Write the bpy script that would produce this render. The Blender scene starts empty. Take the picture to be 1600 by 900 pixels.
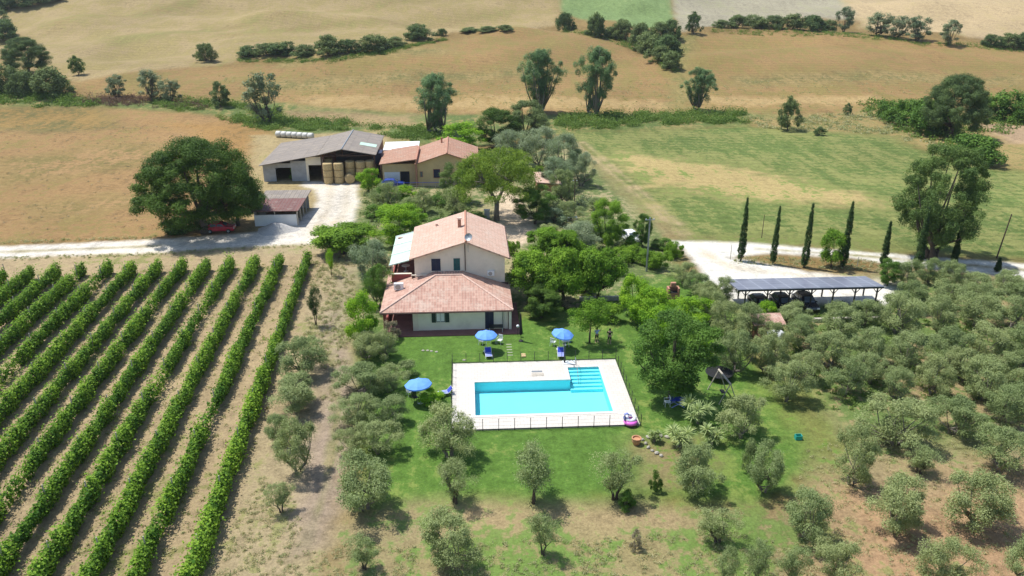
import bpy, math, random
import numpy as np
from mathutils import Vector
R = math.radians
sc = bpy.context.scene
# ------------------------------------------------------------------ camera, light, exposure
FOC, CAMH = 1250.0, 37.9
TH = math.atan(521/FOC); YAW = R(3.3)
cam = bpy.data.objects.new('camera', bpy.data.cameras.new('camera'))
sc.collection.objects.link(cam)
cam.location = (0, 0, CAMH); cam.rotation_euler = (R(90)-TH, 0, -YAW)
cam.data.sensor_width = 36; cam.data.lens = 36*FOC/1600; cam.data.clip_end = 6000; cam.data.clip_start = .5
sc.camera = cam
w = bpy.data.worlds.new("World"); sc.world = w; w.use_nodes = True
nt = w.node_tree; bg = nt.nodes['Background']
sky = nt.nodes.new('ShaderNodeTexSky'); sky.sky_type = 'NISHITA'; sky.sun_disc = False
SUN = Vector((-3.0, 1.7, 7.4)).normalized()
sky.sun_elevation = math.asin(SUN.z); sky.sun_rotation = math.atan2(SUN.x, SUN.y)
sky.altitude = 200; sky.air_density = 1.1; sky.dust_density = 1.0
nt.links.new(sky.outputs[0], bg.inputs[0]); bg.inputs[1].default_value = 0.15
sl = bpy.data.lights.new('sun', 'SUN'); sl.energy = 4.6; sl.angle = R(.53); sl.color = (1, .985, .95)
so = bpy.data.objects.new('sun', sl); sc.collection.objects.link(so)
so.rotation_euler = (-SUN).to_track_quat('-Z', 'Y').to_euler(); so.location = (-60, 40, 120)
sc.view_settings.view_transform = 'Standard'; sc.view_settings.look = 'None'
sc.view_settings.exposure = 0.25; sc.view_settings.gamma = 1; sc.view_settings.use_curve_mapping = False
sc.cycles.max_bounces = 7; sc.cycles.diffuse_bounces = 3; sc.cycles.transparent_max_bounces = 8
sc.cycles.caustics_reflective = False; sc.cycles.caustics_refractive = False
GAIN = 1.72

# ------------------------------------------------------------------ projection helpers (photo pixel -> point on the land)
fw = np.array((math.sin(YAW)*math.cos(TH), math.cos(YAW)*math.cos(TH), -math.sin(TH)))
rt = np.array((math.cos(YAW), -math.sin(YAW), 0)); upv = np.array((math.sin(YAW)*math.sin(TH), math.cos(YAW)*math.sin(TH), math.cos(TH)))
_r = np.random.RandomState(11); HASH = _r.rand(256, 256)
def vnoise(x, y):
    xi = np.floor(x).astype(int); yi = np.floor(y).astype(int); fx = x-xi; fy = y-yi
    fx = fx*fx*(3-2*fx); fy = fy*fy*(3-2*fy); g = lambda a, b: HASH[a & 255, b & 255]
    return (g(xi, yi)*(1-fx)+g(xi+1, yi)*fx)*(1-fy)+(g(xi, yi+1)*(1-fx)+g(xi+1, yi+1)*fx)*fy
def fbm(x, y, o=4):
    s = 0; a = .5
    for i in range(o): s = s+a*vnoise(x*2**i+17*i, y*2**i+5*i); a *= .5
    return s/(1-.5**o)
def hz(x, y):
    x = np.asarray(x, float); y = np.asarray(y, float)
    s = np.clip(y-198, 0, None)
    z = .097*s*s/(s+28)
    k = np.clip((y-215)/120, 0, 1)
    return z+k*((fbm(x/80+3, y/60, 3)-.5)*23)+np.clip((y-170)/30, 0, 1)*(fbm(x/14+9, y/14, 2)-.5)*.9*np.clip((260-y)/40, .25, 1)
def ray(px, py):
    d = fw+(px-800)/FOC*rt-(py-450)/FOC*upv; return d
TS = np.concatenate([np.arange(30, 200, 1.0), np.arange(200, 1800, 2.5)])
def G(px, py, z=None):
    d = ray(px, py)
    if z is not None:
        t = (z-CAMH)/d[2]; return np.array((d[0]*t, d[1]*t, z))
    P_ = TS[:, None]*d[None]; P_[:, 2] += CAMH
    below = P_[:, 2] < hz(P_[:, 0], P_[:, 1])
    i = int(np.argmax(below)) if below.any() else len(TS)-1
    a, b = TS[i-1], TS[i]
    for _ in range(14):
        m = (a+b)/2; p = m*d
        if p[2]+CAMH < float(hz(p[0], p[1])): b = m
        else: a = m
    p = b*d; return np.array((p[0], p[1], float(hz(p[0], p[1]))))
def PR(x, y, z):
    q = np.array((x, y, z-CAMH)); Z = q@fw
    return 800+FOC*(q@rt)/Z, 450-FOC*(q@upv)/Z, FOC/Z

# ------------------------------------------------------------------ object helpers
def tag(o, label=None, cat=None, group=None, kind=None):
    if label: o['label'] = label
    if cat: o['category'] = cat
    if group: o['group'] = group
    if kind: o['kind'] = kind
    return o
def link(o, parent=None):
    sc.collection.objects.link(o)
    if parent: o.parent = parent
    return o
def empty(name, loc, label, cat, group=None, rz=0):
    o = bpy.data.objects.new(name, None); link(o); o.location = [float(v) for v in loc]; o.rotation_euler = (0, 0, rz)
    o.empty_display_size = .3
    return tag(o, label, cat, group)
def copy_tree(o, parent=None):
    c = o.copy(); sc.collection.objects.link(c); c.parent = parent
    for ch in list(o.children): copy_tree(ch, c)
    return c
class MB:
    def __init__(s): s.v = []; s.f = []; s.uv = {}
    def poly(s, pts, uv=False):
        b = len(s.v); s.v += [tuple(map(float, p)) for p in pts]; s.f.append(tuple(range(b, b+len(pts))))
        if uv:
            P_ = [np.array(p, float) for p in pts]
            n = np.zeros(3)
            for i in range(len(P_)): n += np.cross(P_[i], P_[(i+1) % len(P_)])
            n /= np.linalg.norm(n)+1e-9
            if n[2] < 0: n = -n
            u = np.cross((0, 0, 1), n); u = u/np.linalg.norm(u) if np.linalg.norm(u) > 1e-3 else np.array((1., 0, 0))
            vv = np.cross(n, u); s.uv[len(s.f)-1] = [(float(p@u), float(p@vv)) for p in P_]
        return s
    def prism(s, pts, t, uv=True):      # top polygon dropped by t
        lo = [(p[0], p[1], p[2]-t) for p in pts]; s.poly(pts, uv); s.poly(lo[::-1])
        n = len(pts)
        for i in range(n): j = (i+1) % n; s.poly([pts[j], pts[i], lo[i], lo[j]])
        return s
    def box(s, x0, x1, y0, y1, z0, z1, M=None):
        c = [(x, y, z) for z in (z0, z1) for x, y in ((x0, y0), (x1, y0), (x1, y1), (x0, y1))]
        if M is not None: c = [tuple(M @ Vector(p)) for p in c]
        b = len(s.v); s.v += c
        for q in ((3, 2, 1, 0), (4, 5, 6, 7), (0, 1, 5, 4), (1, 2, 6, 5), (2, 3, 7, 6), (3, 0, 4, 7)): s.f.append(tuple(b+i for i in q))
        return s
    def tube(s, pts, rad, n=6, cap=True):
        pts = [Vector(p) for p in pts]
        if not hasattr(rad, '__len__'): rad = [rad]*len(pts)
        b0 = len(s.v)
        for i, p in enumerate(pts):
            t = (pts[min(i+1, len(pts)-1)]-pts[max(i-1, 0)]).normalized()
            a = t.cross(Vector((0, 0, 1)) if abs(t.z) < .9 else Vector((1, 0, 0))).normalized(); b = t.cross(a)
            for k in range(n):
                q = p+(a*math.cos(2*math.pi*k/n)+b*math.sin(2*math.pi*k/n))*rad[i]; s.v.append(tuple(q))
        for i in range(len(pts)-1):
            for k in range(n):
                k2 = (k+1) % n; s.f.append((b0+i*n+k, b0+i*n+k2, b0+(i+1)*n+k2, b0+(i+1)*n+k))
        if cap: s.f.append(tuple(b0+k for k in range(n))[::-1]); s.f.append(tuple(b0+(len(pts)-1)*n+k for k in range(n)))
        return s
    def lathe(s, prof, n=16, c=(0, 0, 0), sc_=(1, 1)):
        b0 = len(s.v)
        for r_, z in prof:
            for k in range(n): s.v.append((c[0]+r_*sc_[0]*math.cos(2*math.pi*k/n), c[1]+r_*sc_[1]*math.sin(2*math.pi*k/n), c[2]+z))
        for i in range(len(prof)-1):
            for k in range(n):
                k2 = (k+1) % n; s.f.append((b0+i*n+k, b0+i*n+k2, b0+(i+1)*n+k2, b0+(i+1)*n+k))
        s.f.append(tuple(b0+k for k in range(n))[::-1]); s.f.append(tuple(b0+(len(prof)-1)*n+k for k in range(n)))
        return s
    def build(s, name, mat, parent=None, off=None, smooth=False, bevel=0):
        me = bpy.data.meshes.new(name)
        v = s.v if off is None else [(p[0]-off[0], p[1]-off[1], p[2]-off[2]) for p in s.v]
        me.from_pydata(v, [], s.f)
        if s.uv:
            ul = me.uv_layers.new(name='UVMap')
            for fi, uvs in s.uv.items():
                for li, uv in zip(me.polygons[fi].loop_indices, uvs): ul.data[li].uv = uv
        me.materials.append(mat)
        if smooth: me.polygons.foreach_set('use_smooth', [True]*len(me.polygons))
        o = bpy.data.objects.new(name, me); link(o, parent)
        if bevel:
            m = o.modifiers.new('bevel', 'BEVEL'); m.width = bevel; m.segments = 2; m.limit_method = 'ANGLE'
        return o

# ------------------------------------------------------------------ materials
def lin(r, g, b): return tuple((c/255/12.92 if c/255 <= .04045 else ((c/255+.055)/1.055)**2.4) for c in (r, g, b))
def alb(r, g, b): return tuple(min(.9, c/GAIN) for c in lin(r, g, b))
class NT:
    def __init__(s, name):
        s.m = bpy.data.materials.new(name); s.m.use_nodes = True; s.t = s.m.node_tree; s.n = s.t.nodes; s.p = s.n['Principled BSDF']; s.out = s.n['Material Output']
    def N(s, typ, ins=None, **kw):
        n = s.n.new(typ)
        for k, v in kw.items(): setattr(n, k, v)
        for k, v in (ins or {}).items():
            if isinstance(v, bpy.types.NodeSocket): s.t.links.new(v, n.inputs[k])
            else: n.inputs[k].default_value = v
        return n
    def L(s, a, b): s.t.links.new(a, b)
    def math(s, op, a, b=0, c=0): return s.N('ShaderNodeMath', {0: a, 1: b, 2: c}, operation=op).outputs[0]
    def mix(s, f, a, b, bt='MIX'):
        n = s.N('ShaderNodeMix', data_type='RGBA', blend_type=bt)
        for i, v in ((0, f), (6, a), (7, b)):
            if isinstance(v, bpy.types.NodeSocket): s.L(v, n.inputs[i])
            else: n.inputs[i].default_value = (*v, 1) if hasattr(v, '__len__') and len(v) == 3 else v
        return n.outputs[2]
    def noise(s, vec, scale, detail=4, rough=.6):
        n = s.N('ShaderNodeTexNoise', {'Scale': scale, 'Detail': detail, 'Roughness': rough})
        if vec is not None: s.L(vec, n.inputs['Vector'])
        return n.outputs['Fac']
    def ramp(s, f, a, b, lo=0., hi=1.):
        n = s.N('ShaderNodeMapRange', {0: f, 1: a, 2: b, 3: lo, 4: hi}); n.interpolation_type = 'SMOOTHSTEP'; return n.outputs[0]
    def bump(s, h, dist=.05, strength=1.):
        b = s.N('ShaderNodeBump', {'Height': h, 'Distance': dist, 'Strength': strength}); s.L(b.outputs[0], s.p.inputs['Normal'])
def solid(name, col, rough=.6, var=.12, scale=3., metal=0., bump=0., spec=.5, dirt=None):
    t = NT(name); obj = t.N('ShaderNodeTexCoord').outputs['Object']
    n = t.noise(obj, scale, 5); v = t.ramp(n, .25, .75, 1-var, 1+var)
    c = t.mix(1., col, t.N('ShaderNodeCombineColor', {0: v, 1: v, 2: v}).outputs[0], 'MULTIPLY')
    if dirt:
        c = t.mix(t.ramp(t.noise(obj, scale*.35, 6, .7), .5, .75, 0, .55), c, dirt)
    t.L(c, t.p.inputs['Base Color']); t.p.inputs['Roughness'].default_value = rough; t.p.inputs['Metallic'].default_value = metal
    t.p.inputs['Specular IOR Level'].default_value = spec
    if bump: t.bump(t.noise(obj, scale*6, 3), bump)
    return t.m
def foliage_mat(name, c1, c2, trans=.35, rough=.55, hue=.25):
    t = NT(name); a = t.N('ShaderNodeAttribute', attribute_name='tint').outputs['Fac']
    c = t.mix(a, c1, c2)
    r_ = t.N('ShaderNodeObjectInfo').outputs['Random']
    v = t.ramp(r_, 0, 1, 1-hue, 1+hue)
    c = t.mix(1., c, t.N('ShaderNodeCombineColor', {0: t.math('ADD', t.math('MULTIPLY', v, .8), .2), 1: t.math('ADD', t.math('MULTIPLY', v, .5), .5), 2: t.math('ADD', t.math('MULTIPLY', v, .6), .4)}).outputs[0], 'MULTIPLY')
    t.L(c, t.p.inputs['Base Color']); t.p.inputs['Roughness'].default_value = min(.8, rough+.15); t.p.inputs['Specular IOR Level'].default_value = .14
    tr = t.N('ShaderNodeBsdfTranslucent'); t.L(t.mix(1., c, (1.15, 1.25, .7), 'MULTIPLY'), tr.inputs[0])
    ms = t.N('ShaderNodeMixShader', {0: trans}); t.L(t.p.outputs[0], ms.inputs[1]); t.L(tr.outputs[0], ms.inputs[2]); t.L(ms.outputs[0], t.out.inputs[0])
    return t.m

# the land: two colours and a patch weight per point, broken up by noise
def land_mat():
    t = NT('land'); obj = t.N('ShaderNodeTexCoord').outputs['Object']
    A = t.N('ShaderNodeAttribute', attribute_name='colA').outputs['Color']; B = t.N('ShaderNodeAttribute', attribute_name='colB').outputs['Color']
    W = t.N('ShaderNodeAttribute', attribute_name='patch').outputs['Fac']; S = t.N('ShaderNodeAttribute', attribute_name='strip').outputs['Fac']
    n1 = t.noise(obj, .07, 8, .7); n2 = t.noise(obj, .9, 6, .7); n3 = t.noise(obj, 5.0, 5, .75)
    mp = t.N('ShaderNodeMapping'); t.L(obj, mp.inputs[0]); mp.inputs['Scale'].default_value = (1., .22, 1); mp.inputs['Rotation'].default_value = (0, 0, R(70))
    n4 = t.noise(mp.outputs[0], .35, 5, .65)
    m = t.math('ADD', t.math('MULTIPLY', n1, .55), t.math('MULTIPLY', n2, .45))
    m = t.math('ADD', m, t.math('MULTIPLY', t.math('SUBTRACT', n4, .5), .35))
    thr = t.math('SUBTRACT', .78, t.math('MULTIPLY', W, .56))
    d = t.math('SUBTRACT', m, thr); n6 = t.noise(obj, 1.7, 5, .8); d = t.math('ADD', d, t.math('MULTIPLY', t.math('SUBTRACT', n6, .5), .16)); f = t.ramp(d, -.035, .035)
    c = t.mix(f, A, B)
    # mown / drilled strips across worked land
    mp2 = t.N('ShaderNodeMapping'); t.L(obj, mp2.inputs[0]); mp2.inputs['Rotation'].default_value = (0, 0, R(12))
    wv = t.N('ShaderNodeTexWave', {'Scale': .12, 'Distortion': 3.5, 'Detail': 3., 'Detail Scale': .6}, wave_type='BANDS', bands_direction='Y'); t.L(mp2.outputs[0], wv.inputs[0])
    wf = t.N('ShaderNodeTexWave', {'Scale': .42, 'Distortion': 5., 'Detail': 4., 'Detail Scale': .35, 'Detail Roughness': .65}, wave_type='BANDS', bands_direction='Y'); t.L(mp2.outputs[0], wf.inputs[0])
    sv = t.math('ADD', t.math('MULTIPLY', t.math('SUBTRACT', wv.outputs['Fac'], .5), t.math('MULTIPLY', S, .20)), t.math('MULTIPLY', t.math('SUBTRACT', wf.outputs['Fac'], .5), t.math('MULTIPLY', S, .16)))
    val = t.math('ADD', t.ramp(n3, .2, .8, .76, 1.3), t.math('ADD', sv, t.math('ADD', t.ramp(n2, .3, .7, -.17, .18), t.ramp(n6, .32, .68, -.15, .15))))
    val = t.math('ADD', val, t.ramp(n4, .3, .7, -.12, .12)); n5 = t.noise(obj, .035, 6, .72); val = t.math('ADD', val, t.ramp(n5, .3, .7, -.14, .12))
    c = t.mix(1., c, t.N('ShaderNodeCombineColor', {0: val, 1: val, 2: val}).outputs[0], 'MULTIPLY')
    sp = t.ramp(t.noise(obj, 2.2, 4, .8), .62, .72); c = t.mix(t.math('MULTIPLY', sp, t.math('MULTIPLY', W, .5)), c, alb(128, 120, 66))
    t.L(c, t.p.inputs['Base Color']); t.p.inputs['Roughness'].default_value = .95; t.p.inputs['Specular IOR Level'].default_value = .1
    t.bump(t.math('ADD', t.noise(obj, 4., 5, .75), t.math('MULTIPLY', n2, 1.2)), .10, .8)
    return t.m
LAND = land_mat()
def roof_mat(name, c1, c2, c3, pu=.23, pv=.42):
    t = NT(name); uv = t.N('ShaderNodeUVMap').outputs[0]; s = t.N('ShaderNodeSeparateXYZ', {0: uv}); U, V = s.outputs[0], s.outputs[1]
    u = t.math('DIVIDE', U, pu); v = t.math('DIVIDE', V, pv)
    cell = t.N('ShaderNodeCombineXYZ', {0: t.math('FLOOR', u), 1: t.math('FLOOR', v), 2: 0.}).outputs[0]
    wn = t.N('ShaderNodeTexWhiteNoise', noise_dimensions='3D'); t.L(cell, wn.inputs['Vector'])
    c = t.mix(t.ramp(wn.outputs['Value'], 0, 1), c1, c2)
    obj = t.N('ShaderNodeTexCoord').outputs['Object']
    c = t.mix(t.ramp(t.noise(obj, .8, 6, .7), .48, .68, 0, .75), c, c3)
    fu = t.math('FRACT', u); fv = t.math('FRACT', v)
    joint = t.ramp(t.math('ABSOLUTE', t.math('SUBTRACT', fu, .5)), .30, .5, 0, 1)
    jv = t.ramp(fv, 0., .16, 1, 0)
    jj = t.math('MAXIMUM', t.math('MULTIPLY', joint, .8), t.math('MULTIPLY', jv, .3))
    c = t.mix(jj, c, tuple(q*.42 for q in c3))
    t.L(c, t.p.inputs['Base Color']); t.p.inputs['Roughness'].default_value = .85
    h = t.math('ADD', t.math('SINE', t.math('MULTIPLY', u, 2*math.pi)), t.math('MULTIPLY', fv, -1.2))
    t.bump(h, .03, .8)
    return t.m
M = {}
M['deck'] = solid('pale_paving', (.66, .63, .59), .8, .05, .8, dirt=(.62, .57, .5))
def paving():
    t = NT('pale_paving'); obj = t.N('ShaderNodeTexCoord').outputs['Object']
    b = t.N('ShaderNodeTexBrick', {'Color1': (.60, .55, .48, 1), 'Color2': (.54, .495, .43, 1), 'Mortar': (.38, .34, .29, 1), 'Scale': 1., 'Mortar Size': .012, 'Brick Width': .6, 'Row Height': .4}); t.L(obj, b.inputs['Vector'])
    c = t.mix(t.ramp(t.noise(obj, .9, 7, .7), .48, .72, 0, .55), b.outputs['Color'], (.50, .46, .40)); c = t.mix(t.ramp(t.noise(obj, .35, 5, .6), .55, .7, 0, .3), c, (.46, .43, .39))
    t.L(c, t.p.inputs['Base Color']); t.p.inputs['Roughness'].default_value = .8; t.bump(b.outputs['Fac'], .004, -.6); return t.m
M['deck'] = paving()
M['coping'] = solid('coping_stone', (.62, .58, .52), .7, .08, 2)
M['plaster'] = solid('cream_plaster', (.84, .76, .61), .9, .07, .7, dirt=(.55, .47, .36))
M['plaster_pink'] = solid('pinkish_plaster', (.78, .67, .54), .9, .07, .7, dirt=(.5, .41, .34))
M['yellow_plaster'] = solid('ochre_plaster', (.60, .44, .22), .9, .1, .6, dirt=(.45, .32, .18))
M['maroon'] = solid('maroon_plaster', (.30, .07, .06), .8, .15, 1.5)
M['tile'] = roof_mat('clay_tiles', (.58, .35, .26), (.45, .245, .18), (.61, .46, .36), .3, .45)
M['tile_pale'] = roof_mat('faded_clay_tiles', (.66, .43, .32), (.58, .36, .26), (.64, .49, .38))  # paler tile colours for the upper farmhouse roof and the outbuilding
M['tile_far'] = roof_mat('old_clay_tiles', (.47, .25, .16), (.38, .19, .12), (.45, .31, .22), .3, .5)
M['ridge'] = solid('ridge_tile', (.62, .42, .33), .85, .2, 4)
M['grey_roof'] = roof_mat('fibre_cement_sheets', (.27, .225, .185), (.22, .185, .155), (.34, .28, .21), .7, 2.4)
M['rust_roof'] = roof_mat('rusty_sheets', (.20, .085, .07), (.16, .07, .06), (.28, .20, .17), .5, 3)
M['white_sheet'] = solid('white_sheeting', (.75, .75, .74), .6, .06, 1)
M['awning'] = solid('pale_green_canvas', (.46, .62, .48), .7, .06, 1)
M['block'] = solid('grey_block', (.36, .37, .38), .9, .15, 1.2)
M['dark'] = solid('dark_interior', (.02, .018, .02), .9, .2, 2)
M['dark_wood'] = solid('dark_wood', (.09, .05, .035), .8, .25, 4)
M['shutter_blue'] = solid('blue_black_shutter', (.012, .018, .05), .6, .2, 4)
M['shutter_teal'] = solid('teal_shutter', (.01, .09, .09), .6, .2, 4)
M['shutter_green'] = solid('dark_green_shutter', (.01, .035, .028), .6, .2, 4)
M['glass'] = solid('window_glass', (.10, .12, .14), .08, .1, 2, spec=.8)
M['white_metal'] = solid('white_paint', (.78, .78, .77), .4, .04, 3)
M['white_plastic'] = solid('white_plastic', (.75, .77, .76), .35, .04, 3)
M['black_metal'] = solid('black_metal', (.02, .02, .022), .45, .2, 6)
M['grey_metal'] = solid('galvanised_metal', (.33, .35, .36), .45, .15, 5, metal=.6)
M['terracotta'] = solid('terracotta_paving', (.22, .10, .085), .85, .15, 1.2)
M['terra_pot'] = solid('terracotta_pot', (.48, .24, .12), .8, .12, 5)
M['blue_cloth'] = solid('sky_blue_fabric', (.13, .32, .80), .8, .05, 3)
M['blue_dark'] = solid('royal_blue_fabric', (.03, .06, .45), .8, .1, 3)
M['lilac'] = solid('pale_blue_fabric', (.26, .30, .66), .8, .08, 3)  # pale blue, also the painted sunlit tone of the lounger seats
M['straw'] = solid('straw', (.50, .37, .18), .95, .25, 5, bump=.05, dirt=(.40, .28, .13))
M['bark'] = solid('bark', (.10, .075, .055), .95, .3, 5, bump=.03)
M['bark_pale'] = solid('pale_bark', (.20, .17, .135), .95, .25, 5, bump=.03)
M['gravel'] = solid('loose_gravel', (.50, .47, .43), .95, .2, 6, bump=.08)
M['stone'] = solid('field_stone', (.42, .38, .31), .95, .25, 3, bump=.05)
M['liner'] = solid('pool_liner', (.24, .88, .95), .6, .03, .6)
M['step_edge'] = solid('pool_step_edge', (.02, .30, .42), .6, .05, 1)
M['brick'] = solid('old_brick', (.42, .20, .13), .9, .25, 5)
M['rubber'] = solid('tyre_rubber', (.02, .02, .02), .8, .1, 4)
M['car_black'] = solid('black_car_paint', (.012, .013, .018), .18, .05, 2, spec=.9)
M['car_red'] = solid('red_car_paint', (.45, .02, .04), .25, .05, 2, spec=.8)
M['car_white'] = solid('white_car_paint', (.8, .8, .8), .25, .03, 2, spec=.6)
M['car_blue'] = solid('blue_car_paint', (.03, .06, .30), .25, .05, 2, spec=.8)
M['skin'] = solid('skin', (.48, .30, .22), .6, .05, 5)
M['hair'] = solid('hair', (.04, .025, .02), .8, .2, 8)
M['pink'] = solid('pink_vinyl', (.80, .16, .62), .3, .05, 3)
M['vinyl_white'] = solid('white_vinyl', (.82, .78, .84), .3, .05, 3)
M['teal'] = solid('teal_plastic', (.02, .33, .27), .5, .05, 3)
M['mat_black'] = solid('black_mesh_mat', (.012, .012, .012), .95, .1, 3)
M['wood_pale'] = solid('weathered_wood', (.42, .37, .30), .85, .2, 5)
M['shirt'] = solid('pale_blue_shirt', (.42, .52, .85), .8, .05, 5)
M['navy'] = solid('dark_navy_tank', (.02, .025, .06), .6, .1, 2)
M['wrap'] = solid('bale_wrap', (.56, .54, .48), .5, .1, 2, dirt=(.4, .36, .28))
def solar():
    t = NT('solar_panels'); uv = t.N('ShaderNodeUVMap').outputs[0]; s = t.N('ShaderNodeSeparateXYZ', {0: uv})
    def line(c, per, wd): f = t.math('FRACT', t.math('DIVIDE', c, per)); return t.math('LESS_THAN', t.math('MINIMUM', f, t.math('SUBTRACT', 1., f)), wd/per)
    l = t.math('MAXIMUM', line(s.outputs[0], 1.65, .05), line(s.outputs[1], 1.0, .03))
    cell = t.N('ShaderNodeCombineXYZ', {0: t.math('FLOOR', t.math('DIVIDE', s.outputs[0], 1.65)), 1: t.math('FLOOR', s.outputs[1]), 2: 0.}).outputs[0]
    wn = t.N('ShaderNodeTexWhiteNoise', noise_dimensions='3D'); t.L(cell, wn.inputs['Vector'])
    c = t.mix(wn.outputs['Value'], (.155, .16, .20), (.19, .195, .24)); c = t.mix(l, c, (.32, .33, .38))
    t.L(c, t.p.inputs['Base Color']); t.p.inputs['Roughness'].default_value = .3; return t.m
M['solar'] = solar()
def water():
    t = NT('pool_water'); obj = t.N('ShaderNodeTexCoord').outputs['Object']
    tr = t.N('ShaderNodeBsdfTransparent', {0: (.84, .985, .99, 1)}); gl = t.N('ShaderNodeBsdfGlossy', {'Roughness': .04})
    b = t.N('ShaderNodeBump', {'Height': t.noise(obj, 3.0, 4), 'Distance': .06, 'Strength': .9}); t.L(b.outputs[0], gl.inputs['Normal'])
    fr = t.N('ShaderNodeFresnel', {'IOR': 1.33}); t.L(b.outputs[0], fr.inputs['Normal'])
    ms = t.N('ShaderNodeMixShader'); t.L(fr.outputs[0], ms.inputs[0]); t.L(tr.outputs[0], ms.inputs[1]); t.L(gl.outputs[0], ms.inputs[2]); t.L(ms.outputs[0], t.out.inputs[0])
    return t.m
M['water'] = water()

# ------------------------------------------------------------------ the land
def axis(lo, hi, step, far, g):
    a = list(np.arange(lo, hi+1e-6, step)); s = step; x = a[-1]
    while x < far: s *= g; x += s; a.append(x)
    return a
xs = axis(0, 74, .5, 1500, 1.035); xs = np.array([-v for v in xs[:0:-1]]+xs)
ys = axis(30, 150, .5, 1500, 1.02); pre = []; y_ = 30; s_ = .5
while y_ > -400: s_ *= 1.15; y_ -= s_; pre.append(y_)
ys = np.array(pre[::-1]+ys)
X, Y = np.meshgrid(xs, ys); Z = hz(X, Y); NX, NY = len(xs), len(ys)
XF, YF = X.ravel(), Y.ravel(); NV = XF.size
J1 = (fbm(XF/2.3, YF/2.3, 4)-.5)*2; J2 = (fbm(XF/.9+50, YF/.9, 3)-.5)*2
def sdist(poly):
    P_ = np.array([G(*p)[:2] for p in poly]); d = np.full(NV, 1e9); ins = np.zeros(NV, bool)
    for i in range(len(P_)):
        a = P_[i]; b = P_[(i+1) % len(P_)]; e = b-a
        wx = XF-a[0]; wy = YF-a[1]; t = np.clip((wx*e[0]+wy*e[1])/(e@e+1e-9), 0, 1)
        d = np.minimum(d, (wx-e[0]*t)**2+(wy-e[1]*t)**2)
        c = ((a[1] > YF) != (b[1] > YF)); ins ^= c & (XF < e[0]*(YF-a[1])/(e[1]+1e-12)+a[0])
    d = np.sqrt(d); return np.where(ins, d, -d)
cA = np.tile(alb(158, 132, 84), (NV, 1)); cB = np.tile(alb(128, 126, 74), (NV, 1)); pw = np.full(NV, .35); st = np.full(NV, .3)
far_ = np.clip((YF-215)/20, 0, 1); reg = np.where(YF > 215, 1, 0); RN = ['ground', 'hillside']
def paint(name, poly, a, b, w_, soft=1., jit=.8, strip=0., own=True):
    sd = sdist(poly)+(J1*1.2+J2*.5)*jit; k = np.clip(sd/soft*.5+.5, 0, 1); k = k*k*(3-2*k); kk = k[:, None]
    cA[:] = cA*(1-kk)+np.array(alb(*a))*kk; cB[:] = cB*(1-kk)+np.array(alb(*b))*kk
    pw[:] = pw*(1-k)+w_*k; st[:] = st*(1-k)+strip*k
    if own:
        if name not in RN: RN.append(name)
        reg[k > .5] = RN.index(name)
# far hills
paint('pale_hill_field', [(-60, 75), (-60, -30), (300, -40), (885, -40), (868, 38), (720, 48), (540, 82), (380, 92), (200, 115), (120, 130)], (196, 172, 124), (170, 152, 100), .5, 3, 2, .35)
paint('green_hill_field', [(862, -40), (1032, -40), (1058, 42), (1000, 45), (880, 22)], (138, 160, 100), (148, 158, 104), .3, 2, 1, .2)
paint('grey_hill_field', [(1040, -40), (1270, -40), (1345, 30), (1250, 27), (1130, 40), (1062, 50)], (186, 176, 148), (172, 166, 132), .4, 2, 1, .4)
paint('beige_hill_field', [(1275, -40), (1900, -40), (1900, 85), (1560, 68), (1345, 42)], (212, 186, 142), (192, 170, 124), .4, 2, 1, .3)
paint('tan_field', [(120, 128), (300, 104), (540, 90), (700, 68), (880, 48), (980, 80), (1060, 118), (1082, 60), (1200, 50), (1600, 84), (1900, 98), (1900, 170), (1400, 168), (1160, 178), (870, 182), (650, 178), (430, 165), (150, 152)], (182, 148, 98), (154, 136, 82), .5, 3, 1.5, .5)
paint('valley_strip', [(-60, 150), (430, 160), (650, 178), (870, 180), (1160, 176), (1250, 185), (1160, 196), (880, 208), (700, 235), (560, 210), (440, 215), (390, 188), (150, 168), (-60, 168)], (120, 136, 76), (168, 150, 98), .45, 3, 2)
paint('valley_strip', [(430, 172), (650, 180), (650, 200), (480, 196)], (176, 152, 108), (140, 140, 84), .3, 3, 2)
paint('wheat_field', [(-200, 170), (150, 168), (300, 176), (385, 188), (425, 212), (420, 240), (405, 300), (390, 362), (250, 374), (-200, 388)], (182, 146, 98), (154, 134, 82), .42, 3, 2, .2)
paint('wheat_field', [(240, 192), (385, 194), (425, 214), (418, 240), (360, 240), (300, 205)], (186, 146, 90), (150, 120, 74), .4, 4, 2, .05)
paint('wheat_field', [(-100, 166), (160, 168), (180, 200), (60, 208), (-100, 190)], (140, 130, 80), (165, 135, 82), .5, 5, 2, .2)
paint('dry_bank', [(1160, 184), (1400, 168), (1900, 180), (1900, 300), (1560, 262), (1400, 222), (1200, 206)], (186, 162, 106), (138, 134, 80), .45, 3, 2)
paint('bare_patch', [(1525, 192), (1700, 188), (1700, 226), (1580, 224)], (198, 168, 132), (180, 158, 118), .3, 2, 1)
paint('meadow', [(880, 208), (1160, 196), (1390, 214), (1520, 260), (1900, 300), (1900, 440), (1600, 408), (1300, 388), (1060, 375), (960, 300)], (122, 140, 74), (148, 150, 88), .5, 4, 2, .8)
paint('meadow', [(950, 238), (1130, 256), (1260, 282), (1385, 312), (1380, 326), (1200, 314), (1010, 292)], (208, 184, 124), (134, 148, 78), .42, 5, 4, .3)
paint('meadow', [(1080, 372), (1380, 388), (1400, 378), (1180, 366)], (160, 152, 96), (128, 140, 74), .5, 4, 2)
paint('dry_verge', [(868, 212), (905, 225), (985, 305), (1070, 368), (1052, 380), (985, 372), (905, 300), (872, 250)], (176, 156, 112), (138, 140, 84), .4, 3, 2)
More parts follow.
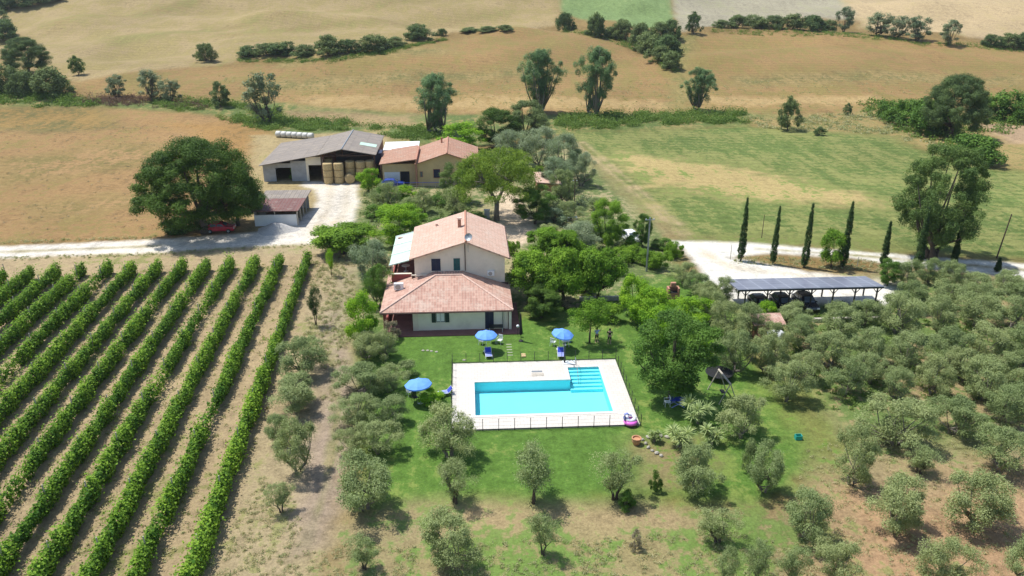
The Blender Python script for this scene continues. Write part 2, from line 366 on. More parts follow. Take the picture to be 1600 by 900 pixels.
paint('ground', [(395, 212), (600, 205), (640, 235), (600, 300), (565, 330), (545, 372), (480, 380), (385, 376), (390, 300)], (194, 172, 124), (150, 144, 86), .35, 2, 1.2)
# tonal bands of the worked hill land
for b_ in ([(160, 60), (420, 20), (640, -5), (640, 3), (430, 30), (170, 72)], [(330, 52), (560, 28), (800, 14), (800, 20), (570, 38), (340, 62)], [(60, 40), (260, 8), (330, -20), (380, -20), (300, 12), (80, 52)]):
    paint('x', b_, (178, 156, 104), (158, 148, 92), .5, 5, 4, .6, own=False)
for b_ in ([(400, 128), (640, 112), (860, 108), (860, 120), (650, 128), (410, 142)], [(1150, 120), (1400, 112), (1600, 120), (1600, 132), (1400, 126), (1150, 134)], [(430, 96), (700, 76), (700, 84), (440, 106)]):
    paint('x', b_, (152, 142, 88), (172, 148, 98), .5, 6, 5, .6, own=False)
for b_ in ([(480, 152), (860, 150), (1060, 160), (1060, 172), (870, 172), (480, 168)], [(1100, 150), (1380, 150), (1380, 160), (1100, 168)]):
    paint('x', b_, (200, 170, 116), (168, 140, 90), .4, 4, 4, .3, own=False)
for b_ in ([(0, 250), (200, 225), (330, 235), (200, 262), (0, 290)], [(60, 320), (240, 300), (240, 318), (60, 345)]):
    paint('x', b_, (158, 140, 86), (178, 144, 98), .5, 6, 4, .3, own=False)
paint('x', [(1010, 60), (1085, 56), (1070, 110), (1075, 175), (1052, 175), (1056, 118)], (146, 144, 84), (168, 150, 96), .5, 4, 3, own=False)
# near
paint('garden_ground', [(556, 300), (700, 240), (890, 225), (1050, 380), (1075, 440), (965, 475), (820, 492), (800, 525), (560, 540), (520, 400), (540, 370)], (126, 142, 84), (176, 164, 120), .48, 2, 1.2)
paint('ground', [(-300, 398), (520, 372), (560, 400), (555, 560), (500, 940), (-600, 940), (-400, 405)], (196, 176, 136), (160, 156, 102), .4, 1.5, 1)
paint('vineyard_soil', [(-300, 412), (490, 396), (500, 420), (470, 500), (420, 640), (352, 820), (320, 940), (-700, 940)], (196, 172, 132), (150, 146, 92), .38, 1.5, .8, .1)
paint('grove_ground', [(1110, 470), (1400, 420), (1900, 445), (1900, 1000), (480, 1000), (500, 830), (560, 740), (1060, 800), (1230, 780), (1260, 640)], (184, 166, 122), (130, 150, 84), .52, 3, 2)
paint('grove_ground', [(1140, 470), (1400, 440), (1900, 470), (1900, 680), (1500, 700), (1290, 680), (1230, 560)], (124, 146, 80), (172, 152, 110), .45, 3, 2)
paint('grove_ground', [(1290, 760), (1700, 740), (1700, 1000), (1250, 1000)], (204, 166, 126), (160, 152, 98), .38, 5, 3)
paint('grove_ground', [(640, 850), (760, 800), (1180, 800), (1240, 840), (1180, 1000), (600, 1000)], (184, 168, 118), (126, 152, 76), .52, 4, 2)
paint('lawn', [(600, 510), (800, 490), (960, 465), (1060, 425), (1120, 440), (1180, 560), (1270, 640), (1290, 700), (1240, 770), (1180, 790), (1060, 790), (980, 785), (880, 800), (760, 790), (640, 790), (570, 800), (556, 720), (548, 640), (556, 540)], (108, 144, 62), (134, 152, 76), .4, 2, 1.2, .15)
paint('lawn', [(980, 690), (1090, 680), (1120, 720), (1060, 760), (1010, 755)], (166, 150, 104), (120, 142, 66), .45, 2.5, 1.2, own=False)
paint('lawn', [(640, 800), (760, 790), (1060, 800), (1060, 818), (860, 815), (700, 822)], (194, 168, 126), (144, 154, 90), .4, 2.5, 1.2, own=False)
paint('lawn', [(1190, 600), (1240, 590), (1330, 700), (1310, 740), (1260, 700)], (146, 150, 82), (116, 146, 62), .45, 2.5, 1.2, own=False)
paint('dirt_track', [(505, 480), (530, 480), (556, 600), (548, 700), (536, 790), (505, 850), (462, 862), (458, 800), (480, 700), (505, 620)], (190, 168, 144), (164, 154, 112), .3, 1.2, .7)
paint('dirt_track', [(533, 420), (552, 420), (545, 540), (525, 545), (520, 480)], (190, 174, 138), (150, 154, 96), .45, 1.2, .7)
paint('gravel_road', [(-300, 393), (0, 385), (250, 374), (400, 362), (440, 352), (462, 346), (488, 326), (500, 312), (490, 296), (470, 290), (478, 283), (556, 284), (562, 312), (552, 342), (535, 364), (500, 380), (380, 385), (240, 395), (0, 403), (-300, 416)], (255, 244, 226), (240, 224, 198), .35, .8, .45)
paint('farm_lane', [(772, 300), (800, 296), (826, 326), (836, 350), (832, 378), (800, 388), (782, 376), (776, 340)], (240, 214, 180), (215, 195, 160), .3, .8, .4)
paint('gravel_road', [(1046, 376), (1160, 379), (1350, 394), (1600, 412), (1900, 436), (1900, 462), (1600, 435), (1400, 415), (1340, 404), (1200, 396), (1140, 402), (1240, 420), (1400, 448), (1400, 476), (1150, 474), (1110, 445), (1080, 402)], (255, 248, 232), (242, 228, 204), .35, .8, .4)
for a_ in ([(-100, 394.5), (0, 392.6), (250, 383), (250, 385.6), (0, 395.4), (-100, 397.4)], [(1180, 387.5), (1350, 399), (1600, 420), (1800, 434), (1800, 437.5), (1600, 423), (1350, 401.5), (1180, 389.5)]):
    paint('x', a_, (190, 176, 132), (140, 140, 84), .45, .7, .35, own=False)
for a_ in ([(1100, 392), (1150, 415), (1260, 428), (1400, 440), (1400, 444), (1250, 433), (1140, 421), (1090, 396)], [(480, 370), (505, 330), (515, 290), (522, 290), (516, 330), (495, 372)], [(500, 372), (535, 330), (540, 290), (546, 290), (544, 332), (512, 376)]):
    paint('x', a_, (238, 223, 197), (222, 204, 172), .4, 1.2, .7, own=False)
for a_ in ([(512, 520), (517, 520), (532, 640), (515, 760), (480, 850), (474, 850), (508, 750), (523, 640)],):
    paint('x', a_, (152, 150, 96), (176, 158, 120), .5, .6, .4, own=False)
for o_ in (0, 7): paint('x', [(896+o_*2, 222), (1000+o_*2, 310), (1062+o_*2, 366), (1066+o_*2, 366), (1004+o_*2, 310), (900+o_*2, 222)], (206, 182, 136), (180, 160, 110), .4, 1., .6, own=False)
DX0, DX1, DY0, DY1 = -1.8, 14.56, 59.0, 71.2
def build_land():
    idx = np.arange(NV).reshape(NY, NX)
    q = np.stack([idx[:-1, :-1], idx[:-1, 1:], idx[1:, 1:], idx[1:, :-1]], -1).reshape(-1, 4)
    cx = XF[q].mean(1); cy = YF[q].mean(1)
    keep = ~((cx > DX0+.8) & (cx < DX1-.8) & (cy > DY0+.8) & (cy < DY1-.8)); q = q[keep]
    r4 = np.sort(reg[q], axis=1)[:, 1]
    ZF = Z.ravel()
    for ri, nm in enumerate(RN):
        f = q[r4 == ri]
        if not len(f): continue
        u, inv = np.unique(f, return_inverse=True); inv = inv.reshape(f.shape)
        me = quads_mesh(nm, np.stack([XF[u], YF[u], ZF[u]], 1), inv)
        for an, arr in (('colA', cA), ('colB', cB)):
            at = me.attributes.new(an, 'FLOAT_COLOR', 'POINT'); at.data.foreach_set('color', np.c_[arr[u], np.ones(len(u))].ravel())
        for an, arr in (('patch', pw), ('strip', st)):
            at = me.attributes.new(an, 'FLOAT', 'POINT'); at.data.foreach_set('value', arr[u])
        me.materials.append(LAND); me.polygons.foreach_set('use_smooth', np.ones(len(f), bool))
        o = bpy.data.objects.new(nm, me); link(o); o['kind'] = 'structure'
def quads_mesh(name, V, F):
    me = bpy.data.meshes.new(name); n = len(F)
    me.vertices.add(len(V)); me.vertices.foreach_set('co', np.asarray(V, np.float32).ravel())
    me.loops.add(n*4); me.loops.foreach_set('vertex_index', np.asarray(F, np.int32).ravel())
    me.polygons.add(n); me.polygons.foreach_set('loop_start', np.arange(0, n*4, 4, dtype=np.int32))
    try: me.polygons.foreach_set('loop_total', np.full(n, 4, np.int32))
    except Exception: pass
    me.update(calc_edges=True); return me
build_land()

# ------------------------------------------------------------------ pool
PX = [(.25, 61.25), (12.65, 61.25), (12.65, 69.75), (9.5, 69.75), (9.5, 67.3), (.25, 67.3)]   # water outline
def frame_faces(mb, z):
    mb.poly([(DX0, DY0, z), (DX1, DY0, z), (DX1, 61.25, z), (DX0, 61.25, z)]); mb.poly([(DX0, 61.25, z), (.25, 61.25, z), (.25, 67.3, z), (DX0, 67.3, z)])
    mb.poly([(12.65, 61.25, z), (DX1, 61.25, z), (DX1, 69.75, z), (12.65, 69.75, z)]); mb.poly([(DX0, 67.3, z), (9.5, 67.3, z), (9.5, 69.75, z), (DX0, 69.75, z)])
    mb.poly([(DX0, 69.75, z), (DX1, 69.75, z), (DX1, DY1, z), (DX0, DY1, z)])
mb = MB(); frame_faces(mb, .12)
o4 = [(DX0, DY0), (DX1, DY0), (DX1, DY1), (DX0, DY1)]
for i in range(4):
    a, b = o4[i], o4[(i+1) % 4]; mb.poly([(*a, -.3), (*b, -.3), (*b, .12), (*a, .12)])
for i in range(6):
    a, b = PX[i], PX[(i+1) % 6]; mb.poly([(*b, .03), (*a, .03), (*a, .12), (*b, .12)])
o = mb.build('pool_deck', M['deck']); tag(o, kind='structure')
def coping():
    m_ = MB(); w_ = .3
    for a0, a1, b0, b1 in ((-.05, 12.95, 60.95, 61.28), (-.05, .28, 61.28, 67.27), (12.62, 12.95, 61.28, 70.05), (-.05, 9.2, 67.27, 67.6), (9.2, 9.53, 67.27, 70.05), (9.53, 12.62, 69.72, 70.05)):
        L = max(a1-a0, b1-b0); n = max(1, int(L/.6))
        for i in range(n):
            if a1-a0 > b1-b0: m_.box(a0+L*i/n+.006, a0+L*(i+1)/n-.006, b0, b1, .05, .15)
            else: m_.box(a0, a1, b0+L*i/n+.006, b0+L*(i+1)/n-.006, .05, .15)
    return m_
COP = coping()
pool = empty('swimming_pool', (6.4, 64.3, 0), 'turquoise L-shaped swimming pool set in the pale paved deck', 'swimming pool'); off = pool.location
COP.build('coping', M['coping'], pool, off)
mb = MB(); DEP = -1.0
for i in range(6):
    a, b = PX[i], PX[(i+1) % 6]; mb.poly([(*b, DEP), (*a, DEP), (*a, .03), (*b, .03)])
mb.poly([(.25, 61.25, DEP), (12.65, 61.25, DEP), (12.65, 69.75, DEP), (9.5, 69.75, DEP), (9.5, 67.3, DEP), (.25, 67.3, DEP)])
mb.build('basin', M['liner'], pool, off)
mb = MB(); mb.poly([(x, y, .02) for x, y in PX]); mb.build('water', M['water'], pool, off)
for i in range(6):
    y1 = 69.75-.5*i; z = -.12-.13*i
    st_ = MB().box(9.52, 12.63, y1-.5, y1-.004, DEP+.01, z).build('step', M['liner'], pool, off)
    MB().box(9.53, 12.62, y1-.5, y1-.42, z+.002, z+.012).build('step_edge', M['step_edge'], st_).location = (0, 0, 0)
    bpy.context.view_layer.update()
    for c in st_.children: c.location = (-off[0], -off[1], -off[2])
hr = MB(); hr.tube([(10.35, 70.2, .12), (10.35, 70.2, .95), (10.35, 69.4, .95), (10.35, 67.6, -.2), (10.35, 67.6, -1.0)], .03); hr.build('handrail', M['grey_metal'], pool, off)
cv = MB().box(5.9, 6.95, 68.95, 69.2, .125, .16); o = cv.build('skimmer_cover', M['grey_metal'], bevel=.01); tag(o, 'narrow dark grey skimmer cover on the deck behind the pool', 'cover')
cv = MB().box(5.85, 7.05, 68.15, 68.7, .125, .15); o = cv.build('hatch_cover', M['wood_pale'], bevel=.01); tag(o, 'pale rectangular hatch cover set in the deck in front of the dark skimmer cover', 'cover')

# safety fence round the deck
fence = empty('pool_fence', (DX0, DY0, .1), 'low dark mesh safety fence with thin posts around the white pool deck', 'fence'); off = fence.location
def side(x0, y0, x1, y1, n):
    for i in range(n):
        t = i/n; x = x0+(x1-x0)*t; y = y0+(y1-y0)*t
        MB().tube([(x, y, -.1), (x, y, 1.15)], .03, 6).lathe([(.036, 1.14), (.03, 1.18)], 6, (x, y, 0)).build('post', M['black_metal'], fence, off)
    for z in (.03, .08, .4, .78, 1.1):
        MB().tube([(x0, y0, z+.1), (x1, y1, z+.1)], .022 if z < .1 else .006, 4).build('rail' if z < .1 else 'wire', M['black_metal'], fence, off)
e_ = .07
side(DX0-e_, DY0-e_, DX1+e_, DY0-e_, 12); side(DX1+e_, DY0-e_, DX1+e_, DY1+e_, 9); side(DX1+e_, DY1+e_, DX0-e_, DY1+e_, 12); side(DX0-e_, DY1+e_, DX0-e_, DY0-e_, 9)

# ------------------------------------------------------------------ main farmhouse
MB().box(-9.5, 5.45, 77.75, 79.3, -.2, .10).box(4.2, 5.45, 79.3, 86, -.2, .10).box(-9.5, -6.0, 79.3, 86, -.2, .10).build('patio', M['terracotta'])['kind'] = 'structure'
hs = empty('farmhouse', (-1, 86, 0), 'cream two storey farmhouse with pinkish clay tile roofs behind the pool lawn', 'house'); off = hs.location
def win(parent, x, y, z, w_, h, fr, pane, shut=None, open_=False, name='window'):
    o = MB()
    for a, b, c, d in ((x-w_/2-.07, x-w_/2, z, z+h), (x+w_/2, x+w_/2+.07, z, z+h), (x-w_/2-.07, x+w_/2+.07, z+h, z+h+.07), (x-w_/2-.1, x+w_/2+.1, z-.07, z)):
        o.box(a, b, y-.06, y+.02, c, d)
    wf = o.build(name, M[fr], parent, parent.location)
    def ch(mb, nm, mat):
        c = mb.build(nm, M[mat], wf, parent.location); return c
    ch(MB().box(x-w_/2+.002, x+w_/2-.002, y-.02, y+.02, z+.002, z+h-.002), 'pane', pane)
    if shut and not open_:
        for k in (-1, 1):
            m_ = MB(); a, b = sorted((x+k*.01, x+k*(w_/2-.01))); m_.box(a, b, y-.05, y-.024, z+.02, z+h-.02)
            n = int(h/.12)
            for i in range(n): m_.box(a+.04, b-.04, y-.062, y-.05, z+.07+i*.12, z+.12+i*.12)
            ch(m_, 'shutter', shut)
    elif shut:
        for k in (-1, 1):
            m_ = MB(); a, b = sorted((x+k*(w_/2+.02), x+k*(w_+.0))); m_.box(a, b, y-.11, y-.07, z, z+h)
            n = int(h/.12)
            for i in range(n): m_.box(a+.04, b-.04, y-.122, y-.11, z+.05+i*.12, z+.10+i*.12)
            ch(m_, 'shutter', shut)
        ch(MB().box(x-.025, x+.025, y-.045, y-.021, z, z+h), 'mullion', 'white_metal')
        for k in (-1, 1): ch(MB().box(*sorted((x+k*.05, x+k*(w_/2-.06))), y-.034, y-.022, z+.1, z+h-.05), 'curtain', 'white_sheet')
    return wf
# lower wing
MB().box(-6.2, 4.05, 79.1, 85.55, 0, 2.75).build('wall', M['plaster'], hs, off)
MB().box(-8.3, -6.22, 86.3, 96.2, 0, 2.9).box(-6.6, -6.22, 83.2, 86.3, 0, 2.9).build('porch_wall', M['maroon'], hs, off)
MB().box(-6.196, -5.6, 79.06, 79.098, .1, 2.5).build('corner_pier', M['plaster_pink'], hs, off); MB().box(3.75, 4.12, 79.04, 79.098, .1, 2.5).build('corner_pier', M['plaster_pink'], hs, off)
for x, y in ((-9.2, 79.0), (-9.2, 85.8), (4.35, 79.0)): MB().box(x-.14, x+.14, y-.14, y+.14, .1, 2.62 if x < 0 else 2.5).build('porch_column', M['maroon' if x < 0 else 'plaster'], hs, off)
MB().box(-9.25, -9.05, 81.0, 84.5, .1, .9).build('porch_parapet', M['maroon'], hs, off)
rf = MB(); tz = .16
rf.prism([(-9.6, 78.4, 2.62), (4.65, 78.4, 2.62), (-.8, 84.2, 4.5), (-3.8, 84.2, 4.5)], tz)
rf.prism([(4.65, 78.4, 2.62), (4.65, 85.5, 2.62), (-.8, 85.5, 4.5), (-.8, 84.2, 4.5)], tz)
rf.prism([(-3.8, 84.2, 4.5), (-.8, 84.2, 4.5), (-.8, 85.5, 4.46), (-3.8, 85.5, 4.46)], tz)
rf.prism([(-9.6, 86.4, 2.62), (-9.6, 78.4, 2.62), (-3.8, 84.2, 4.5), (-3.8, 85.5, 4.5), (-6.6, 85.5, 3.59), (-6.6, 86.4, 3.59)], tz)
rf.prism([(-9.6, 97, 2.62), (-9.6, 86.4, 2.62), (-8.95, 86.4, 2.83), (-8.95, 97, 2.83)], tz)
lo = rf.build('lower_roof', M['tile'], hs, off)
for a, b in (((-9.6, 78.4, 2.62), (-3.8, 84.2, 4.5)), ((4.65, 78.4, 2.62), (-.8, 84.2, 4.5)), ((-3.8, 84.2, 4.5), (-.8, 84.2, 4.5))):
    MB().tube([(a[0], a[1], a[2]+.02), (b[0], b[1], b[2]+.02)], .11, 8).build('ridge_tiles', M['ridge'], lo, off)
MB().tube([(-9.6, 78.32, 2.52), (4.65, 78.32, 2.52)], .07, 8).build('gutter', M['dark_wood'], lo, off)
MB().box(-.7, 4.5, 85.42, 85.57, 2.7, 2.95).build('joint_strip', M['dark_wood'], lo, off)  # dark strip where the lower roof meets the upper wall
# upper storey
u = MB(); zl = 6.02; zr = 6.02
for y in (85.6, 96.2):
    pass
gp = [(-6.2, 0), (4.1, 0), (4.1, 6.05), (-.3, 7.92), (-6.2, 6.15)]
u.poly([(x, 85.6, z) for x, z in gp]); u.poly([(x, 96.2, z) for x, z in gp][::-1])
for i in range(5):
    a, b = gp[i], gp[(i+1) % 5]; u.poly([(b[0], 85.6, b[1]), (a[0], 85.6, a[1]), (a[0], 96.2, a[1]), (b[0], 96.2, b[1])])
u.build('upper_wall', M['plaster_pink'], hs, off)
rf = MB(); rf.prism([(-6.75, 96.7, 6.16), (-6.75, 85.05, 6.16), (-.32, 85.05, 8.12), (-.32, 96.7, 8.12)], .17)
rf.prism([(-.28, 96.7, 8.12), (-.28, 85.05, 8.12), (4.6, 85.05, 6.1), (4.6, 96.7, 6.1)], .17)
up_ = rf.build('upper_roof', M['tile_pale'], hs, off)
MB().tube([(-.3, 85.02, 8.12), (-.3, 96.72, 8.12)], .13, 8).build('ridge_tiles', M['brick'], up_, off)
MB().tube([(4.66, 85.05, 6.0), (4.66, 96.7, 6.0)], .07, 8).build('gutter', M['dark_wood'], up_, off)
c = MB().box(-1.22, -.82, 91.0, 91.4, 7.5, 8.75); ch = c.build('chimney', M['brick'], up_, off)
MB().box(-1.32, -.72, 90.9, 91.5, 8.95, 9.05).box(-1.2, -1.1, 91.02, 91.12, 8.75, 8.95).box(-.94, -.84, 91.28, 91.38, 8.75, 8.95).box(-1.2, -1.1, 91.28, 91.38, 8.75, 8.95).box(-.94, -.84, 91.02, 91.12, 8.75, 8.95).build('chimney_cap', M['ridge'], ch, off)
MB().box(-4.0, -3.7, 94.2, 94.5, 6.6, 7.35).build('vent_stack', M['ridge'], up_, off)
win(hs, -3.75, 85.6, 4.5, 1.05, 1.5, 'plaster_pink', 'glass', 'shutter_blue')
win(hs, -1.38, 85.6, 4.5, .75, 1.5, 'plaster_pink', 'glass', 'shutter_teal')
win(hs, -3.2, 79.1, 1.05, .95, 1.15, 'plaster', 'glass', 'shutter_green', True)
d = win(hs, 2.1, 79.1, .12, .95, 2.15, 'plaster', 'glass', 'shutter_blue', name='door')
MB().tube([(-.42, 85.5, 4.5), (-.42, 85.5, 7.7)], .05, 8).build('downpipe', M['dark_wood'], hs, off)
MB().tube([(3.55, 79.0, .1), (3.55, 79.0, 2.5)], .05, 8).build('downpipe', M['grey_metal'], hs, off)
def ac(x, y, z, s=1.):
    b = MB().box(x-.42*s, x+.42*s, y-.32*s, y, z, z+.62*s).build('air_conditioner', M['white_metal'], hs, off, bevel=.02)
    MB().tube([(x-.08, y-.34*s, z+.31*s), (x-.08, y-.322*s, z+.31*s)], .24*s, 14).build('fan_grille', M['grey_metal'], b, off)
ac(2.5, 85.58, 3.85, .95); ac(-7.9, 83.6, 3.2, 1.25)
# dish on its mast
m_ = MB().tube([(-.05, 85.3, 6.8), (-.05, 85.3, 9.0)], .03).build('mast', M['grey_metal'], hs, off)
ds = MB(); pr = [(0.02, 0), (.2, .02), (.36, .09), (.45, .15)]
ds.lathe(pr+[(r_, z+.02) for r_, z in pr[::-1]], 16); dd = ds.build('satellite_dish', M['grey_metal'], m_)
dd.location = (-.05+1+.1, 85.2-86, 8.6); dd.rotation_euler = (R(55), 0, R(-20))
# terrace on the left
MB().box(-8.9, -6.25, 86.45, 96.2, 2.9, 3.02).build('terrace_floor', M['terracotta'], hs, off)
tp = MB().box(-8.95, -6.62, 86.42, 86.58, 2.7, 3.85).box(-8.95, -8.8, 86.6, 96.2, 2.7, 3.5).build('terrace_parapet', M['maroon'], hs, off)
MB().box(-9.02, -6.62, 86.36, 86.64, 3.853, 3.93).box(-6.6, -4.0, 85.2, 85.32, 4.1, 4.2).build('coping', M['plaster'], tp, off)
MB().box(-6.245, -6.205, 86.6, 96.1, 3.02, 5.6).build('terrace_wall', M['maroon'], hs, off)
MB().box(-8.8, -6.3, 95.9, 96.2, 3.02, 5.0).build('terrace_end_wall', M['maroon'], hs, off)
aw = MB().prism([(-9.2, 97.3, 4.75), (-9.2, 86.9, 4.75), (-6.85, 86.9, 5.35), (-6.85, 97.3, 5.35)], .06, False).build('awning', M['awning'], hs, off)
for y in (87.0, 90.4, 93.8, 97.2): MB().prism([(-9.25, y+.06, 4.80), (-9.25, y-.06, 4.80), (-6.85, y-.06, 5.41), (-6.85, y+.06, 5.41)], .045, False).build('awning_bar', M['white_metal'], aw, off)
for y in (87.0, 91.5, 96): MB().box(-8.92, -8.82, y-.05, y+.05, 3.5, 4.78).build('awning_post', M['wood_pale'], aw, off)
tb = empty('garden_table', (-7.5, 89.5, 3.02), 'round white table with towel on the covered red terrace of the house', 'table')
MB().lathe([(.5, .70), (.5, .74)], 14).lathe([(.05, 0), (.05, .7)], 8).lathe([(.3, 0), (.05, .05)], 10).build('table_top', M['white_plastic'], tb)

# ------------------------------------------------------------------ barn
bn = empty('barn', (-26, 150, 0), 'long grey sheet roofed barn with open hay bay at the top of the yard', 'barn'); off = bn.location
rf = MB(); rf.prism([(-36.8, 160.5, 3.3), (-37.0, 142.2, 3.2), (-26.6, 141.9, 5.0), (-26.6, 159, 5.0)], .12)
rf.prism([(-26.55, 159, 5.02), (-26.55, 141.9, 5.02), (-22.1, 141.7, 6.1), (-22.1, 158.6, 6.1)], .12)
rf.prism([(-22.05, 158.6, 6.1), (-22.05, 141.7, 6.1), (-16.1, 141.7, 5.0), (-16.1, 158.2, 5.0)], .12)
rr = rf.build('roof', M['grey_roof'], bn, off)
MB().tube([(-22.08, 141.6, 6.12), (-22.08, 158.6, 6.12)], .12).build('ridge_cap', M['grey_metal'], rr, off)
MB().prism([(-19.6, 149.4, 5.69), (-19.6, 147.2, 5.69), (-16.6, 147.2, 5.14), (-16.6, 149.4, 5.14)], .03, False).build('roof_light', M['awning'], rr, off)
MB().box(-36.6, -34.4, 143.3, 143.6, 0, 3.2).box(-31.6, -28.9, 143.3, 143.6, 0, 3.7).box(-34.4, -28.9, 143.31, 143.59, 2.5, 3.3).build('front_wall', M['block'], bn, off)
MB().box(-28.9, -28.5, 143.3, 143.6, 0, 4.4).box(-28.5, -25.9, 143.32, 143.58, 2.9, 4.4).build('gate_pier', M['plaster'], bn, off)
MB().box(-36.6, -36.3, 143.6, 159.5, 0, 3.1).build('side_wall', M['block'], bn, off)
MB().box(-36.3, -16.4, 158, 158.3, 0, 3.2).build('back_wall', M['block'], bn, off)
MB().box(-26, -25.8, 143.6, 158, 0, 4.8).build('partition_wall', M['brick'], bn, off)
MB().box(-16.6, -16.4, 148, 158, 0, 4.8).build('side_wall', M['brick'], bn, off)
for x in (-25.9, -16.5): MB().box(x-.12, x+.12, 142.3, 142.54, 0, 5.0).build('post', M['dark_wood'], bn, off)
tr = MB().tube([(-26.4, 142.5, 4.7), (-16.4, 142.5, 4.7)], .09)
tr.tube([(-22.1, 142.5, 5.9), (-22.1, 142.5, 4.7)], .07)
for a, b in (((-26.4, 4.75), (-22.1, 5.85)), ((-22.1, 5.85), (-16.4, 4.85)), ((-22.1, 4.75), (-24.2, 5.3)), ((-22.1, 4.75), (-19.4, 5.3))): tr.tube([(a[0], 142.5, a[1]), (b[0], 142.5, b[1])], .07)
tr.build('truss', M['dark_wood'], bn, off)
# round bales: one mesh shared
def bale_mesh(seed):
    rs = random.Random(seed); m_ = MB(); n = 22
    pr = [(.0, 0), (.6, .0), (.82, .03), (.88, .12), (.87, .6), (.885, 1.1), (.83, 1.2), (.6, 1.24), (.0, 1.22)]
    m_.lathe([(r_*(1+rs.uniform(-.01, .01)), z) for r_, z in pr], n); return m_
bale = None
def place_bale(x, y, z, lab, lying=False):
    global bale
    if bale is None:
        o = bale_mesh(3).build('round_bale', M['straw'], smooth=False); bale = o
    else: o = bale.copy(); sc.collection.objects.link(o)
    o.location = (x, y, z); o.rotation_euler = (R(-90), 0, .3) if lying else (0, 0, (x*7+z) % 3)
    tag(o, lab, 'hay bale', 'round straw bales under the barn roof')
cw = ['bottom', 'middle', 'top']
cols = [(-24.75, 141.5, 'front left stack in the barn'), (-22.85, 141.55, 'second front stack in the barn'), (-25.3, 145.2, 'dim stack behind the front left stack'), (-21.0, 142.9, 'barn stack behind the lying bale'), (-19.1, 142.7, 'barn stack right of the lying bale'), (-17.4, 143.0, 'rightmost barn stack')]
for x, y, nm in cols:
    for k in range(3): place_bale(x, y, 1.24*k, '%s round straw bale of the %s' % (cw[k], nm))
place_bale(-20.8, 140.7, .88, 'single round straw bale lying on its side in front of the stacked columns', True)
# white wrapped bales behind the barn
wb = None
for i in range(7):
    p = G(432+i*8.3, 214+i*.5)
    if wb is None: wb = MB().lathe([(.0, 0), (.55, .03), (.68, .15), (.7, 1.1), (.6, 1.22), (.0, 1.25)], 16).build('wrapped_bale', M['wrap'], smooth=True); o = wb
    else: o = wb.copy(); sc.collection.objects.link(o)
    o.location = (p[0], p[1], p[2]+.7); o.rotation_euler = (R(90), 0, R(75)); tag(o, ['leftmost', 'second from the left', 'third from the left', 'fourth from the left', 'fifth from the left', 'sixth from the left', 'rightmost'][i]+' white wrapped bale in the row behind the barn', 'hay bale', 'white wrapped bales behind the barn')
# white roofed lean-to between barn and second house
lt = empty('open_shelter', (-13, 150, 0), 'flat white roofed shelter between the grey barn and the ochre house', 'shelter'); off = lt.location
MB().prism([(-15.6, 155, 4.4), (-15.6, 149.4, 4.1), (-9.0, 149.6, 4.2), (-9.0, 155, 4.5)], .1, False).build('roof', M['white_sheet'], lt, off)
for x in (-15.3, -9.3):
    for y in (149.8, 154.6): MB().box(x-.08, x+.08, y-.08, y+.08, 0, 4.1).build('post', M['grey_metal'], lt, off)
bt = MB().box(-17.0, -15.4, 144.8, 147.6, 2.6, 4.6).tube([(-16.2, 144.9, 0), (-16.2, 144.9, 2.7)], .12).tube([(-16.2, 147.4, 0), (-16.2, 147.4, 2.7)], .12).build('raised_tank', M['navy'], bevel=.06); tag(bt, 'dark blue tank on legs between the barn and the ochre house', 'tank')

# ------------------------------------------------------------------ second house
h2 = empty('ochre_house', (-6, 144, 0), 'low ochre house with two staggered clay tile roofs beyond the umbrella pine', 'house'); off = h2.location
MB().box(-14.9, -9.1, 139.8, 149, 0, 3.75).build('wall', M['yellow_plaster'], h2, off)
g = MB(); gp = [(-8.7, 0), (1.8, 0), (1.8, 3.9), (-3.4, 5.75), (-8.7, 4.05)]
g.poly([(x, 138.6, z) for x, z in gp]); g.poly([(x, 151, z) for x, z in gp][::-1])
for i in range(5):
    a, b = gp[i], gp[(i+1) % 5]; g.poly([(b[0], 138.6, b[1]), (a[0], 138.6, a[1]), (a[0], 151, a[1]), (b[0], 151, b[1])])
g.build('wall', M['yellow_plaster'], h2, off)
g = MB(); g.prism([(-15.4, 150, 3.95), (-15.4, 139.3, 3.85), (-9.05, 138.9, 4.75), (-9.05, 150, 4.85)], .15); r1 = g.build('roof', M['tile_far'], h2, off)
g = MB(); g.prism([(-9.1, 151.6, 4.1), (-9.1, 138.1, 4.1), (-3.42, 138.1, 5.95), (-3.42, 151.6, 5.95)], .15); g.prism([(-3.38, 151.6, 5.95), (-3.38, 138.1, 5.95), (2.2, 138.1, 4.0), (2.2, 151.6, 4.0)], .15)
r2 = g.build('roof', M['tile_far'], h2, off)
MB().tube([(-3.4, 138, 5.98), (-3.4, 151.7, 5.98)], .13).build('ridge_tiles', M['brick'], r2, off)
MB().box(-4.7, -4.4, 148.2, 148.5, 5.2, 6.6).build('chimney', M['brick'], r2, off)
MB().box(-9.0, -8.72, 138.2, 149, 0, 4.95).build('party_wall', M['brick'], h2, off)
win(h2, -5.3, 138.6, 1.5, 1.1, 1.5, 'brick', 'glass', 'shutter_blue')
win(h2, -8.0, 138.6, 1.7, .4, .9, 'brick', 'glass')
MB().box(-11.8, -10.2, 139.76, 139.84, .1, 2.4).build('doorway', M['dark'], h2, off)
MB().box(-14.6, -11.9, 139.77, 139.81, .1, 2.3).build('wall_panel', M['white_sheet'], h2, off)
fn = empty('garden_fence', (-10, 136.8, 0), 'dark purple railing fence in front of the ochre house', 'fence'); off = fn.location
for i in range(13): MB().box(-15.5+i*1.1, -15.42+i*1.1, 136.76, 136.84, 0, 1.2).build('post', M['grey_metal'], fn, off)
